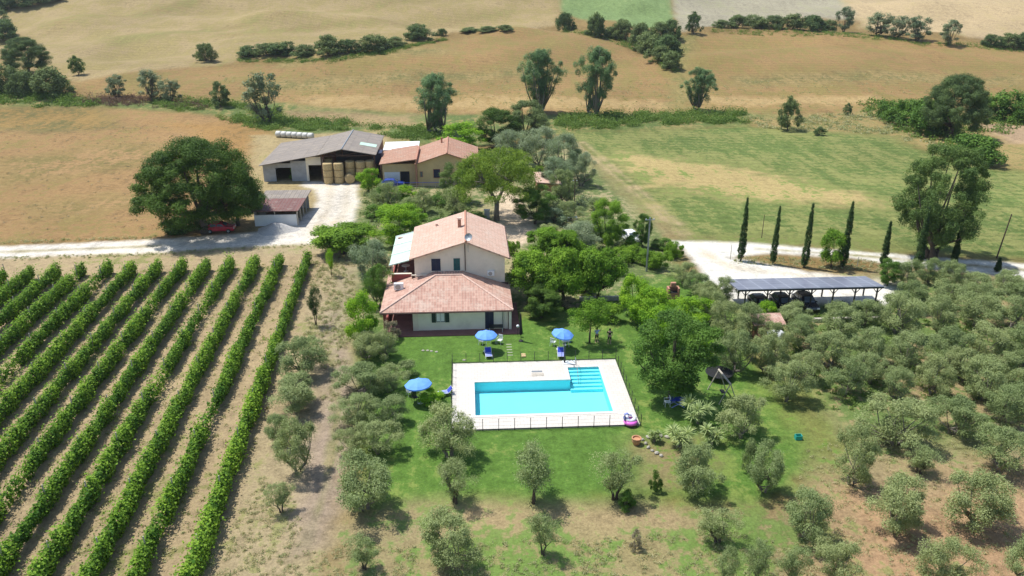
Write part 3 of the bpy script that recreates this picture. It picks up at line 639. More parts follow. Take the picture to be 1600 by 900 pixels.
for z in (.25, .6, 1.1): MB().box(-15.6, -2.2, 136.78, 136.82, z, z+.06).build('rail', M['blue_dark'] if z > 1 else M['grey_metal'], fn, off)

# ------------------------------------------------------------------ rusty roofed shed
sh = empty('shed', (-29, 120, 0), 'open sided shed with rusty maroon roof and low pale front wall by the oak', 'shed'); off = sh.location
g = MB(); g.prism([(-32.4, 127.0, 2.85), (-32.4, 116.8, 2.45), (-25.4, 116.8, 2.45), (-25.1, 127.0, 2.85)], .08); r_ = g.build('roof', M['rust_roof'], sh, off)
g = MB(); g.prism([(-32.38, 126.98, 2.862), (-32.38, 122.8, 2.7), (-25.22, 122.8, 2.7), (-25.12, 126.98, 2.862)], .02); g.build('grey_roof_sheets', M['grey_roof'], r_, off)
MB().box(-32.1, -25.8, 117.2, 117.4, 0, 1.75).build('front_wall', M['white_sheet'], sh, off)
MB().box(-32.1, -31.9, 117.4, 126.5, 0, 2.3).build('side_wall', M['block'], sh, off)
MB().box(-31.9, -25.6, 126.3, 126.5, 0, 2.5).build('back_wall', M['block'], sh, off)
for y in (117.3, 119.6, 121.9, 124.2, 126.4): MB().box(-25.78, -25.6, y-.09, y+.09, 0, 2.45).build('post', M['wood_pale'], sh, off)
MB().box(-29.1, -28.95, 117.22, 117.36, 1.75, 2.4).build('post', M['wood_pale'], sh, off)
# gravel heap
def heap(name, px, py, rx, ry, h, mat, lab, cat, seed=1):
    p = G(px, py); rs = np.random.RandomState(seed); m_ = MB(); n = 26; rings = 9; b0 = 0
    for j in range(rings):
        t = j/(rings-1)
        for k in range(n):
            a = 2*math.pi*k/n; rr = t*(1+.12*math.sin(3*a+seed)+rs.uniform(-.05, .05)); z = h*(math.cos(math.pi*min(1, t))*.5+.5)*(1+rs.uniform(-.08, .08))
            m_.v.append((rx*rr*math.cos(a), ry*rr*math.sin(a), z-.06*(j == rings-1)))
    for j in range(rings-1):
        for k in range(n): m_.f.append((j*n+k, (j+1)*n+k, (j+1)*n+(k+1) % n, j*n+(k+1) % n))
    o = m_.build(name, mat, smooth=True); o.location = p; tag(o, lab, cat); return o
heap('gravel_heap', 432, 360, 3.3, 2.4, 1.15, M['gravel'], 'pale gravel heap at the roadside in front of the rusty roofed shed', 'gravel heap')

# small outbuilding near the pine
ob = empty('outbuilding', (8.6, 131, 0), 'small brick outbuilding with faded pink roof right of the umbrella pine', 'outbuilding'); off = ob.location
P0 = G(857, 306); x0, y0 = P0[0]-1.9, P0[1]
MB().box(x0, x0+3.8, y0, y0+5, 0, 2.0).build('wall', M['brick'], ob, off)
rf = MB().prism([(x0-.3, y0+5.4, 2.9), (x0-.3, y0-.3, 2.5), (x0+4.1, y0-.3, 2.1), (x0+4.1, y0+5.4, 2.5)], .12).build('roof', M['tile_pale'], ob, off)
MB().box(x0+.9, x0+1.4, y0+2.5, y0+3, 2.4, 3.3).build('chimney', M['dark_wood'], rf, off)

# ------------------------------------------------------------------ solar carport
cp = empty('solar_carport', (38.6, 83.6, 0), 'long carport roofed with blue-grey solar panels over three dark cars', 'carport'); off = cp.location
MB().prism([(30.3, 86.4, 2.35), (30.2, 81.4, 3.1), (47.1, 81.4, 3.1), (47.4, 86.4, 2.35)], .1).build('panel_roof', M['solar'], cp, off)
MB().box(30.2, 47.1, 81.45, 81.57, 2.82, 2.985).build('beam', M['black_metal'], cp, off); MB().box(30.35, 47.3, 86.1, 86.22, 2.1, 2.26).build('beam', M['black_metal'], cp, off)
for i in range(7):
    x = 31.2+i*2.55
    MB().box(x-.07, x+.07, 81.6, 81.74, 0, 2.93).build('post', M['black_metal'], cp, off)
    MB().tube([(x, 81.67, 2.2), (x-.6, 81.67, 2.9)], .045).tube([(x, 81.67, 2.2), (x+.6, 81.67, 2.9)], .045).build('brace', M['black_metal'], cp, off)
    if i % 2 == 0: MB().box(x+.7, x+.84, 85.9, 86.04, 0, 2.3).build('post', M['black_metal'], cp, off)
def bent(mb, prof, x0, x1, taper):        # car side profile swept across the width with tumblehome
    n = len(prof); b = len(mb.v)
    for sx in (-1, 1):
        for (y, z, k) in prof: mb.v.append((sx*k, y, z))
    mb.f.append(tuple(b+i for i in range(n))[::-1]); mb.f.append(tuple(b+n+i for i in range(n)))
    for i in range(n): j = (i+1) % n; mb.f.append((b+i, b+j, b+n+j, b+n+i))
def car(paint_, lab, x, y, rz, z=0, tall=1.5, group=None):
    c = empty('parked_car', (x, y, z), lab, 'car', group, rz)
    b = MB(); W = .88
    bent(b, [(-2.1, .35, W-.06), (-2.12, .62, W-.02), (-2.02, .88, W-.04), (-1.1, .98, W-.03), (1.5, 1.0, W-.03), (2.02, .95, W-.06), (2.08, .6, W-.03), (2.02, .32, W-.06)], 0, 0, 0)
    bo = b.build('body', paint_, c, bevel=.05)
    t = tall; cb = MB(); bent(cb, [(-1.1, .97, W-.06), (-.35, t-.04, W-.24), (.2, t, W-.22), (1.2, t-.06, W-.24), (1.75, .98, W-.08)], 0, 0, 0); cb.build('cabin', paint_, c, bevel=.05)
    g = MB(); g.poly([(-.62, -.98, 1.06), (.62, -.98, 1.06), (.5, -.46, t-.1), (-.5, -.46, t-.1)]); o = g.build('windscreen', M['glass'], c); o.location = (0, -.07, .05)
    g = MB(); g.poly([(.62, 1.68, 1.06), (-.62, 1.68, 1.06), (-.5, 1.3, t-.12), (.5, 1.3, t-.12)]); o = g.build('rear_window', M['glass'], c); o.location = (0, .07, .03)
    for s_ in (-1, 1):
        for y0_, y1_ in ((-.75, .28), (.36, 1.3)):
            q = [(s_*(W-.085), y0_, 1.05), (s_*(W-.085), y1_, 1.05), (s_*(W-.22), y1_-.1, t-.13), (s_*(W-.22), max(y0_, -.35)+.05, t-.13)]
            o = MB().poly(q if s_ > 0 else q[::-1]).build('side_window', M['glass'], c); o.location = (s_*.03, 0, .01)
        for yy in (-1.32, 1.3):
            wl = MB(); wl.tube([(s_*.68, yy, .32), (s_*.9, yy, .32)], .32, 16); o = wl.build('wheel', M['rubber'], c)
            MB().tube([(s_*.9, yy, .32), (s_*.915, yy, .32)], .19, 10).build('rim', M['grey_metal'], o)
        MB().box(*sorted((s_*.45, s_*.78)), -2.13, -2.06, .62, .78).build('headlight', M['white_metal'], c)
        MB().box(*sorted((s_*.5, s_*.8)), 2.03, 2.09, .66, .84).build('tail_light', M['car_red'], c)
        MB().box(*sorted((s_*.86, s_*1.02)), -.85, -.68, .95, 1.08).build('mirror', paint_, c)
    return c
for x, nm, tl in ((33.6, 'leftmost black car under the solar carport', 1.45), (36.2, 'middle black car under the solar carport', 1.55), (38.9, 'rightmost black car, tallest, under the solar carport', 1.65)):
    car(M['car_black'], nm, x, 83.0, R(2), tall=tl, group='black cars parked under the solar carport')
p = G(345, 362); car(M['car_red'], 'red car parked in the shade under the big oak', p[0], p[1], R(92))
p = G(985, 377); car(M['car_white'], 'white car half hidden behind round dark garden trees', p[0], p[1], R(12))
car(M['car_blue'], 'dark blue car parked against the ochre house wall', -13.2, 138.2, R(91))

# ------------------------------------------------------------------ outdoor oven and barbecue
ov = empty('outdoor_oven', (31.6, 74.6, 0), 'garden oven with clay tile roof and white dome among the olive trees', 'oven'); off = ov.location
MB().box(30.3, 32.9, 74.2, 76.2, 0, .95).build('brick_base', M['brick'], ov, off)
MB().lathe([(1.1, 0), (1.08, .25), (.9, .6), (.55, .85), (.15, .95), (.0, .96)], 18, (32.2, 74.3, .5)).build('dome', M['white_sheet'], ov, off, smooth=True)
for x in (30.4, 32.8):
    for y in (74.9, 76.1): MB().box(x-.09, x+.09, y-.09, y+.09, .95, 2.0).build('pillar', M['brick'], ov, off)
MB().prism([(29.8, 76.6, 2.35), (29.8, 74.6, 1.9), (33.3, 74.6, 1.9), (33.3, 76.6, 2.35)], .12).build('roof', M['tile'], ov, off)
p = G(1051, 466); bq = empty('barbecue', p, 'small brick barbecue with dark opening on the lawn behind bright shrubs', 'barbecue')
MB().box(-.7, .7, -.4, .5, 0, .8).box(-.7, -.5, -.4, .5, .8, 1.4).box(.5, .7, -.4, .5, .8, 1.4).box(-.5, .5, .35, .5, .8, 1.4).build('brick_body', M['brick'], bq)
MB().box(-.3, .3, 0, .4, 1.4, 1.95).build('chimney', M['brick'], bq); MB().box(-.5, .5, -.38, .34, .81, .85).build('grill', M['black_metal'], bq)

# ------------------------------------------------------------------ furniture on the lawn
def umbrella(px, py, z, tilt, lab, r=1.15):
    p = G(px, py); u_ = empty('garden_umbrella', p, lab, 'umbrella', 'blue umbrellas round the pool lawn')
    MB().tube([(0, 0, 0), (0, 0, 2.15)], .025, 8).build('pole', M['white_metal'], u_)
    MB().lathe([(.3, 0), (.3, .06), (.08, .1), (.05, .3)], 14).build('base', M['white_plastic'], u_)
    c = MB(); n = 8
    c.v.append((0, 0, 2.32)); seg = 32
    for ring, (rr, zz) in enumerate(((.35, 2.24), (.75, 2.08), (1.0, 1.9), (1.0, 1.78))):
        for k in range(seg):
            a = 2*math.pi*k/seg; f = abs(math.sin(a*n/2)); q = rr*r*(1-.06*f); c.v.append((q*math.cos(a), q*math.sin(a), zz-.05*f*(ring > 0)))
    for k in range(seg): c.f.append((0, 1+k, 1+(k+1) % seg))
    for j in range(3):
        for k in range(seg): c.f.append((1+j*seg+k, 1+(j+1)*seg+k, 1+(j+1)*seg+(k+1) % seg, 1+j*seg+(k+1) % seg))
    cn = c.build('canopy', M['blue_cloth'], u_); cn.rotation_euler = tilt
    m = cn.modifiers.new('thick', 'SOLIDIFY'); m.thickness = .012
    for k in range(n):
        a = 2*math.pi*k/n; MB().tube([(.05*math.cos(a), .05*math.sin(a), 2.26), (r*.74*math.cos(a), r*.74*math.sin(a), 2.03), (r*.97*math.cos(a), r*.97*math.sin(a), 1.84)], .008, 4).build('rib', M['white_metal'], cn)
    MB().lathe([(.03, 2.3), (.035, 2.38), (.0, 2.42)], 8).build('finial', M['white_plastic'], cn)
umbrella(760, 549, 0, (0, 0, 0), 'sky blue garden umbrella nearest the farmhouse door')
umbrella(874, 546, 0, (R(4), R(9), 0), 'tilted sky blue umbrella on the lawn behind the pool')
umbrella(657, 629, 0, (R(-3), R(-4), 0), 'sky blue umbrella left of the pool beside the round bush', 1.25)
def chair(px, py, rz, mat, lab, fab=None):
    p = G(px, py); c = empty('garden_chair', p, lab, 'chair', 'garden chairs round the umbrellas', rz)
    MB().box(-.24, .24, -.24, .24, .42, .46).build('seat', fab or mat, c, bevel=.01)
    b = MB()
    for i in range(5): b.box(-.22+i*.095, -.16+i*.095, .22, .25, .46, .92)
    b.box(-.24, .24, .21, .26, .9, .98); b.build('backrest', fab or mat, c)
    for sx in (-1, 1):
        for sy in (-1, 1): MB().tube([(sx*.24, sy*.23, 0), (sx*.21, sy*.21, .43)], .022, 6).build('leg', mat, c)
        MB().tube([(sx*.26, -.22, .43), (sx*.27, -.22, .66), (sx*.26, .22, .68)], .02, 6).build('armrest', mat, c)
def lounger(px, py, rz, lab):
    p = G(px, py); c = empty('folding_lounger', p, lab, 'lounger', 'blue folding loungers on the lawn', rz)
    MB().box(-.30, .30, -.75, .1, .33, .36).build('seat_sling', M['lilac'], c)  # paler than the back sling to paint the seat as sunlit
    Mx = None
    MB().prism([(-.30, .5, .74), (-.30, .12, .38), (.30, .12, .38), (.30, .5, .74)], .03, False).build('back_sling', M['blue_dark'], c)
    MB().tube([(-.33, -.77, .33), (-.33, .12, .35), (-.33, .53, .76)], .02).tube([(.33, -.77, .33), (.33, .12, .35), (.33, .53, .76)], .02).tube([(-.33, -.77, .33), (.33, -.77, .33)], .02).tube([(-.33, .53, .76), (.33, .53, .76)], .02).build('frame', M['white_metal'], c)
    for s_ in (-1, 1):
        MB().tube([(s_*.33, -.6, 0), (s_*.33, -.4, .34)], .018).build('leg', M['white_metal'], c); MB().tube([(s_*.35, .7, 0), (s_*.35, .2, .4)], .018).build('leg', M['white_metal'], c)
def table(px, py, lab, mt='white_plastic', r=.45, w=None):
    p = G(px, py); c = empty('garden_table', p, lab, 'table')
    if w: MB().box(-w/2, w/2, -.4, .4, .70, .75).build('table_top', M[mt], c)
    else: MB().lathe([(r, .70), (r, .74)], 18).build('table_top', M[mt], c)
    for sx in (-1, 1):
        for sy in (-1, 1): MB().tube([(sx*(w/2-.05 if w else .3), sy*.3, 0), (sx*(w/2-.06 if w else .26), sy*.27, .7)], .022).build('leg', M['white_metal'], c)
chair(781, 537, R(-30), M['white_plastic'], 'white garden chair right of the umbrella nearest the house'); chair(752, 538, R(160), M['white_plastic'], 'white garden chair under the left edge of the umbrella nearest the house')
table(770, 535, 'small white table under the umbrella nearest the farmhouse'); table(775, 519, 'long dark topped table against the farmhouse wall', 'black_metal', w=1.5)
lounger(763, 556, R(4), 'blue folding lounger in front of the umbrella nearest the farmhouse')
chair(864, 540, R(150), M['white_plastic'], 'white garden chair left of the tilted umbrella')
chair(880, 536, R(10), M['teal'], 'dark teal chair directly under the tilted umbrella', M['blue_dark']); chair(889, 534, R(-30), M['blue_cloth'], 'light blue chair at the right of the tilted umbrella')
table(884, 541, 'small white table under the tilted umbrella')
lounger(876, 556, R(-3), 'blue folding lounger beside the dark shower post')
chair(640, 618, R(120), M['white_plastic'], 'white garden chair under the umbrella left of the pool'); chair(649, 627, R(30), M['black_metal'], 'black garden chair between the umbrella and the round bush')
lounger(698, 617, R(-75), 'blue folding lounger at the left edge of the pool deck')
# pool shower on the far deck edge
p = G(882, 567, .12); s_ = empty('pool_shower', p, 'tall dark shower post with pale tray on the far deck edge', 'shower')
MB().box(-.08, .08, -.06, .06, 0, 2.3).build('post', M['black_metal'], s_, bevel=.01); MB().tube([(0, -.05, 2.22), (0, -.4, 2.25)], .02).lathe([(.1, 2.18), (.1, 2.22)], 10, (0, -.4, 0)).build('shower_head', M['grey_metal'], s_)
MB().box(-.2, 1.1, -.4, .4, .002, .06).build('tray', M['white_plastic'], s_, bevel=.02); MB().tube([(.2, .1, .06), (.7, -.1, .35), (1.1, -.2, .08)], .03).build('foot_rail', M['grey_metal'], s_)
# furled parasol and globe lamp by the patio corner
p = G(814, 533); s_ = empty('furled_parasol', p, 'tall furled black parasol at the corner of the red patio', 'parasol')
MB().tube([(0, 0, 0), (-.05, .02, 3.3)], .03).build('pole', M['black_metal'], s_)
MB().lathe([(.10, .75), (.17, .9), (.14, 1.6), (.11, 2.5), (.05, 3.2), (.0, 3.3)], 9, (-.03, 0, 0)).build('folded_canopy', M['mat_black'], s_); MB().lathe([(.25, 0), (.25, .08), (.06, .12)], 12).build('base', M['black_metal'], s_)
p = G(809, 524, .1); s_ = empty('garden_lamp', p, 'small white globe lamp on a short post at the patio corner', 'lamp')
MB().tube([(0, 0, 0), (0, 0, .95)], .03).build('post', M['black_metal'], s_); MB().lathe([(.05, .93), (.14, 1.0), (.17, 1.1), (.14, 1.2), (.05, 1.26)], 12).build('globe', M['white_plastic'], s_, smooth=True)
# stepping stones
for i, (px, py) in enumerate([(795+j*.5, 538+j*4.2) for j in range(5)]):
    p = G(px, py); o = MB().box(-.28, .28, -.07, .07, -.02, .012).build('stepping_stone', M['stone'], bevel=.01); o.location = p
    tag(o, ['farthest', 'second', 'third', 'fourth', 'nearest'][i]+' pale stepping slab on the lawn between the two umbrellas, counted from the house', 'paving slab', 'stepping slabs on the lawn')
p = G(818, 556); o = MB().box(-.22, .22, -.35, .35, 0, .12).build('bath_mat', M['straw'], bevel=.02); o.location = p; tag(o, 'small yellow mat lying on the grass behind the pool deck', 'mat')
for i, (px, py) in enumerate([(661, 548), (668, 548), (674, 549), (682, 550), (725, 563)]):
    p = G(px, py); m_ = MB().lathe([(.0, -.05), (.2, 0), (.22, .1), (.12, .18), (.0, .2)], 7); o = m_.build('rock', M['stone']); o.location = p; o.scale = (.8, .6, .5)
    tag(o, ['leftmost', 'second from left', 'third from left', 'fourth from left'][i]+' pale rock in the short line on the lawn before the house' if i < 4 else 'single pale rock at the rear left corner of the deck', 'rock', 'rocks on the lawn')
# pool float
p = G(985, 662, .12); fl = empty('pool_float', p, 'pink and white inflatable ring float at the front right deck corner', 'pool float')
def torus(mb, R_, r_, c=(0, 0, 0), n=22, m=10, tilt=0.):
    b = len(mb.v)
    for i in range(n):
        a = 2*math.pi*i/n
        for j in range(m):
            q = 2*math.pi*j/m; x = (R_+r_*math.cos(q))*math.cos(a); y = (R_+r_*math.cos(q))*math.sin(a); z = r_*math.sin(q)
            y, z = y*math.cos(tilt)-z*math.sin(tilt), y*math.sin(tilt)+z*math.cos(tilt); mb.v.append((x+c[0], y+c[1], z+c[2]))
    for i in range(n):
        for j in range(m): mb.f.append((b+i*m+j, b+((i+1) % n)*m+j, b+((i+1) % n)*m+(j+1) % m, b+i*m+(j+1) % m))
m_ = MB(); torus(m_, .42, .2, (.0, 0, .22)); m_.build('ring', M['pink'], fl, smooth=True)
m_ = MB(); torus(m_, .36, .17, (.0, .12, .55), tilt=R(20)); m_.build('upper_ring', M['vinyl_white'], fl, smooth=True)
MB().tube([(-.42, 0, .3), (-.58, -.02, .7), (-.55, 0, 1.0), (-.35, -.05, 1.08), (-.2, -.1, .98)], [.15, .11, .09, .1, .05], 9).build('neck', M['lilac'], fl, smooth=True)
# trampoline
p = G(1123, 590); tm = empty('trampoline', p, 'round black trampoline on the grass behind the wooden swing frame', 'trampoline')
MB().lathe([(1.22, .58), (1.22, .6)], 28).build('jumping_mat', M['mat_black'], tm); m_ = MB(); torus(m_, 1.28, .05, (0, 0, .6), 28, 6); m_.build('rim', M['black_metal'], tm)
for k in range(6):
    a = math.pi*k/3+.3; MB().tube([(1.25*math.cos(a), 1.25*math.sin(a), 0), (1.25*math.cos(a), 1.25*math.sin(a), .6)], .025).build('leg', M['black_metal'], tm)
# swing frame
sw = empty('garden_swing', (23.4, 63.5, 0), 'pale wooden A-frame garden swing in front of the black trampoline', 'swing'); off = sw.location
MB().tube([(23.1, 64.9, 2.1), (23.35, 62.0, 2.1)], .09).build('beam', M['wood_pale'], sw, off)
for (x, y) in ((23.1, 64.8), (23.35, 62.1)):
    for s_ in (-1, 1): MB().tube([(x, y, 2.12), (x+s_*.85, y+.05, 0)], .05).build('leg', M['wood_pale'], sw, off)
MB().tube([(23.2, 63.9, 2.1), (23.2, 63.9, .5)], .012, 4).tube([(23.27, 63.3, 2.1), (23.27, 63.3, .5)], .012, 4).build('rope', M['dark_wood'], sw, off); MB().box(23.05, 23.42, 63.25, 63.95, .45, .5).build('seat', M['black_metal'], sw, off)
# blue folding table and white chair in the shade
p = G(1058, 634); ft = empty('folding_table', p, 'blue metal table with crossed legs in the shade of the big tree', 'table')
MB().box(-.75, .75, -.35, .35, .7, .74).build('table_top', M['blue_dark'], ft)
for y in (-.33, .33): MB().tube([(-.6, y, 0), (.6, y, .7)], .03).tube([(.6, y, 0), (-.6, y, .7)], .03).build('crossed_legs', M['lilac'], ft)
chair(1042, 634, R(-90), M['white_plastic'], 'white chair beside the blue crossed-leg table under the big tree')
# pot, rockery, crate
p = G(994, 694); o = MB().lathe([(.0, 0), (.25, 0), (.38, .35), (.36, .55), (.42, .58), (.42, .64), (.33, .64), (.3, .5)], 14).build('terracotta_pot', M['terra_pot'], smooth=False); o.location = p; tag(o, 'terracotta pot on the grass below the front right deck corner', 'pot')
rs = random.Random(4)
stn = [(1004, 688), (1009, 694), (1013, 700), (1019, 705), (1026, 709), (1033, 713), (1012, 684), (1022, 682), (1032, 682), (1042, 684)]
W10 = ['first', 'second', 'third', 'fourth', 'fifth', 'sixth', 'seventh', 'eighth', 'ninth', 'tenth']
for i, (px, py) in enumerate(stn):
    p = G(px, py); o = MB().lathe([(.0, -.05), (.26, .02), (.28, .16), (.16, .27), (.0, .3)], 7).build('rock', M['stone']); o.location = p; o.scale = (rs.uniform(.5, .9), rs.uniform(.4, .7), rs.uniform(.5, .8)); o.rotation_euler[2] = rs.uniform(0, 3)
    tag(o, '%s pale border stone %s, counted from the deck side' % (W10[i if i < 6 else i-6], 'of the rockery front edge' if i < 6 else 'of the rockery back edge'), 'rock', 'border stones of the rockery')
p = G(1247, 686); o = MB().box(-.28, .28, -.2, .2, 0, .05).box(-.28, -.24, -.2, .2, .05, .4).box(.24, .28, -.2, .2, .05, .4).box(-.24, .24, -.2, -.16, .05, .4).box(-.24, .24, .16, .2, .05, .4).build('plastic_crate', M['teal']); o.location = p; tag(o, 'teal plastic crate on the grass at the edge of the olive grove', 'crate')
table(894, 346, 'white rectangular table beside the utility pole near the lane', w=1.5)
# low stone wall in the garden
a, b = G(905, 470), G(968, 468); m_ = MB(); n = 16
for i in range(n):
    t0, t1 = i/n, (i+1)/n; q = rs.uniform(-.03, .03); m_.box(a[0]+(b[0]-a[0])*t0+.005, a[0]+(b[0]-a[0])*t1-.005, a[1]-.2+q, a[1]+.2+q, 0, .5+rs.uniform(-.04, .04))
tag(m_.build('garden_wall', M['stone'], bevel=.02), 'low pale stone garden wall behind the two standing people', 'wall')
a, b = G(1270, 503), G(1375, 500); m_ = MB(); m_.box(a[0], b[0], a[1]-.2, a[1]+.2, 0, .45); tag(m_.build('retaining_wall', M['stone'], bevel=.03), 'low stone kerb wall glimpsed between olive trees below the carport', 'wall')
p = G(761, 345); o = MB().box(-.4, .4, -.25, .25, 0, 1.7).box(-.47, .47, -.32, .32, 1.703, 1.8).build('gate_pillar', M['block'], bevel=.02); o.location = p; tag(o, 'grey gate pillar left of the umbrella pine trunk', 'pillar')
# poles
def pole(px, py, py2, r, mat, name, lab, cat, arm=0, lean=0.):
    p = G(px, py); lo_, hi = 0, 30
    for _ in range(30):
        m = (lo_+hi)/2
        if PR(p[0], p[1], p[2]+m)[1] > py2: lo_ = m
        else: hi = m
    h = lo_; e = empty(name, p, lab, cat); MB().tube([(0, 0, -.2), (lean, 0, h)], [r, r*.7], 8).build('shaft', mat, e)
    if arm: MB().tube([(-arm, 0, h-.3), (arm, 0, h-.3)], .05).build('crossarm', mat, e); [MB().lathe([(.04, 0), (.06, .08), (.03, .16)], 8, (x, 0, h-.28)).build('insulator', M['white_plastic'], e) for x in (-arm+.1, 0, arm-.1)]
    else: MB().lathe([(r*.8, h), (r*.5, h+.06)], 8, (lean, 0, 0)).build('cap', mat, e)
pole(1010, 424, 340, .13, M['grey_metal'], 'utility_pole', 'tall grey utility pole in front of the clipped hedges', 'pole', .6)
pole(897, 335, 280, .09, M['dark_wood'], 'utility_pole', 'thin dark wooden pole beside the small outbuilding', 'pole', .4)
pole(1557, 403, 335, .10, M['dark_wood'], 'utility_pole', 'leaning dark pole at the far right beside the gravel road', 'pole', 0, .6)
pole(1190, 372, 336, .06, M['dark_wood'], 'marker_post', 'thin dark post in the meadow right of the first cypress', 'post')
pole(1141, 405, 383, .05, M['wood_pale'], 'marker_post', 'short pale post at the parking entrance beside the first cypress', 'post')
pole(1339, 418, 402, .05, M['wood_pale'], 'marker_post', 'short pale post in the verge right of the cypresses', 'post')

# ------------------------------------------------------------------ the two people
def skin_mesh(name, parent, verts, edges, rad, mat, root=0):
    me = bpy.data.meshes.new(name); me.from_pydata(verts, edges, []); o = bpy.data.objects.new(name, me); link(o, parent); me.materials.append(mat)
    m = o.modifiers.new('skin', 'SKIN'); 
    sv = me.skin_vertices[0].data if me.skin_vertices else None
    if sv is None:
        bpy.context.view_layer.update(); sv = me.skin_vertices[0].data
    for i, r in enumerate(rad): sv[i].radius = (r, r) if not hasattr(r, '__len__') else r
    sv[root].use_root = True; m.use_smooth_shade = True
    s = o.modifiers.new('sub', 'SUBSURF'); s.levels = 1; s.render_levels = 2; return o
def person(px, py, rz, lab, shirt, pants, arms):
    p = G(px, py); e = empty('person', p, lab, 'person', None, rz)
    V = [(0, 0, .96), (0, 0, 1.15), (0, 0, 1.38), (0, -.01, 1.5), (0, -.01, 1.6), (0, -.02, 1.68)]; Rr = [(.15, .11), (.13, .1), (.17, .11), .06, .085, .075]
    E_ = [(0, 1), (1, 2), (2, 3), (3, 4), (4, 5)]
    for s_ in (-1, 1):
        b = len(V); V += [(s_*.1, 0, .86), (s_*.12, -.02, .48), (s_*.13, .02, .08), (s_*.14, -.14, .04)]; Rr += [.09, .06, .04, .04]; E_ += [(0, b), (b, b+1), (b+1, b+2), (b+2, b+3)]
        b = len(V); el, wr = arms[0 if s_ < 0 else 1]
        V += [(s_*.2, 0, 1.4), (s_*el[0], el[1], el[2]), (s_*wr[0], wr[1], wr[2])]; Rr += [.055, .042, .028]; E_ += [(2, b), (b, b+1), (b+1, b+2)]
        w_ = Vector((s_*wr[0], wr[1], wr[2])); d = (w_-Vector((s_*el[0], el[1], el[2]))).normalized(); sd = d.cross(Vector((0, 1, .2))).normalized()
        pb = len(V); V.append(tuple(w_+d*.07)); Rr.append(.03); E_.append((b+2, pb))
        for k, L in enumerate((.075, .085, .08, .065)):
            f = len(V); q = w_+d*.1+sd*(k-1.5)*.02; V += [tuple(q), tuple(q+d*L*.6), tuple(q+d*L+Vector((0, -.015, 0)))]; Rr += [.0095, .009, .008]; E_ += [(pb, f), (f, f+1), (f+1, f+2)]
        f = len(V); q = w_+d*.04+sd*.035; V += [tuple(q), tuple(q+d*.04+sd*.025)]; Rr += [.011, .009]; E_ += [(pb, f), (f, f+1)]
    skin_mesh('body', e, V, E_, Rr, M['skin'])
    SV = [(0, 0, 1.0), (0, 0, 1.18), (0, 0, 1.38), (0, 0, 1.46)]; SR = [(.165, .125), (.15, .12), (.185, .13), (.1, .09)]; SE = [(0, 1), (1, 2), (2, 3)]
    for s_ in (-1, 1):
        el = arms[0 if s_ < 0 else 1][0]; b = len(SV); a = Vector((s_*.21, 0, 1.4)); c = a.lerp(Vector((s_*el[0], el[1], el[2])), .6); SV += [tuple(a), tuple(c)]; SR += [.07, .062]; SE += [(2, b), (b, b+1)]
    skin_mesh('shirt', e, SV, SE, SR, shirt)
    PV = [(0, 0, 1.0)]; PR_ = [(.165, .125)]; PE = []
    for s_ in (-1, 1): b = len(PV); PV += [(s_*.1, 0, .86), (s_*.12, -.01, .5)]; PR_ += [.105, .085]; PE += [(0, b), (b, b+1)]
    skin_mesh('shorts', e, PV, PE, PR_, pants)
    MB().lathe([(.0, .16), (.06, .15), (.1, .09), (.108, .0), (.095, -.06)], 14, (0, .015, 1.63)).build('hair', M['hair'], e, smooth=True)
    for s_ in (-1, 1): MB().lathe([(.0, -.012), (.012, 0), (.0, .012)], 8, (s_*.032, -.10, 1.655)).build('eye', M['hair'], e)
person(932, 535, R(15), 'person in light blue shirt and dark shorts with raised hands near the thin tree', M['shirt'], M['black_metal'], (((.30, -.12, 1.28), (.26, -.22, 1.5)), ((.34, -.1, 1.3), (.36, -.2, 1.52))))
person(952, 537, R(-8), 'person in black top and dark shorts standing right of the one in blue', M['mat_black'], M['black_metal'], (((.30, .02, 1.14), (.18, -.12, 1.02)), ((.30, .02, 1.14), (.18, -.12, 1.02))))

# ------------------------------------------------------------------ vegetation
def leaf_quads(C_, N_, L, Wd, rs, flop=.6):
    """C_: centres, N_: outward directions -> quads"""
    n = len(C_); r = rs.normal(size=(n, 3)); nn = N_+r*flop; nn /= np.linalg.norm(nn, axis=1)[:, None]+1e-9
    a = np.cross(nn, rs.normal(size=(n, 3))); a /= np.linalg.norm(a, axis=1)[:, None]+1e-9; b = np.cross(nn, a)
    l = (L*rs.uniform(.6, 1.35, n)/2)[:, None]; w_ = (Wd*rs.uniform(.6, 1.35, n)/2)[:, None]
    V = np.stack([C_-a*l, C_-b*w_+a*l*.15, C_+a*l, C_+b*w_+a*l*.15], 1).reshape(-1, 3)
    return V
def leaf_mesh(name, V, tint, mat):
    n = len(V)//4; me = quads_mesh(name, V, np.arange(n*4).reshape(n, 4))
    at = me.attributes.new('tint', 'FLOAT', 'FACE'); at.data.foreach_set('value', tint.astype(np.float32)); me.materials.append(mat); return me
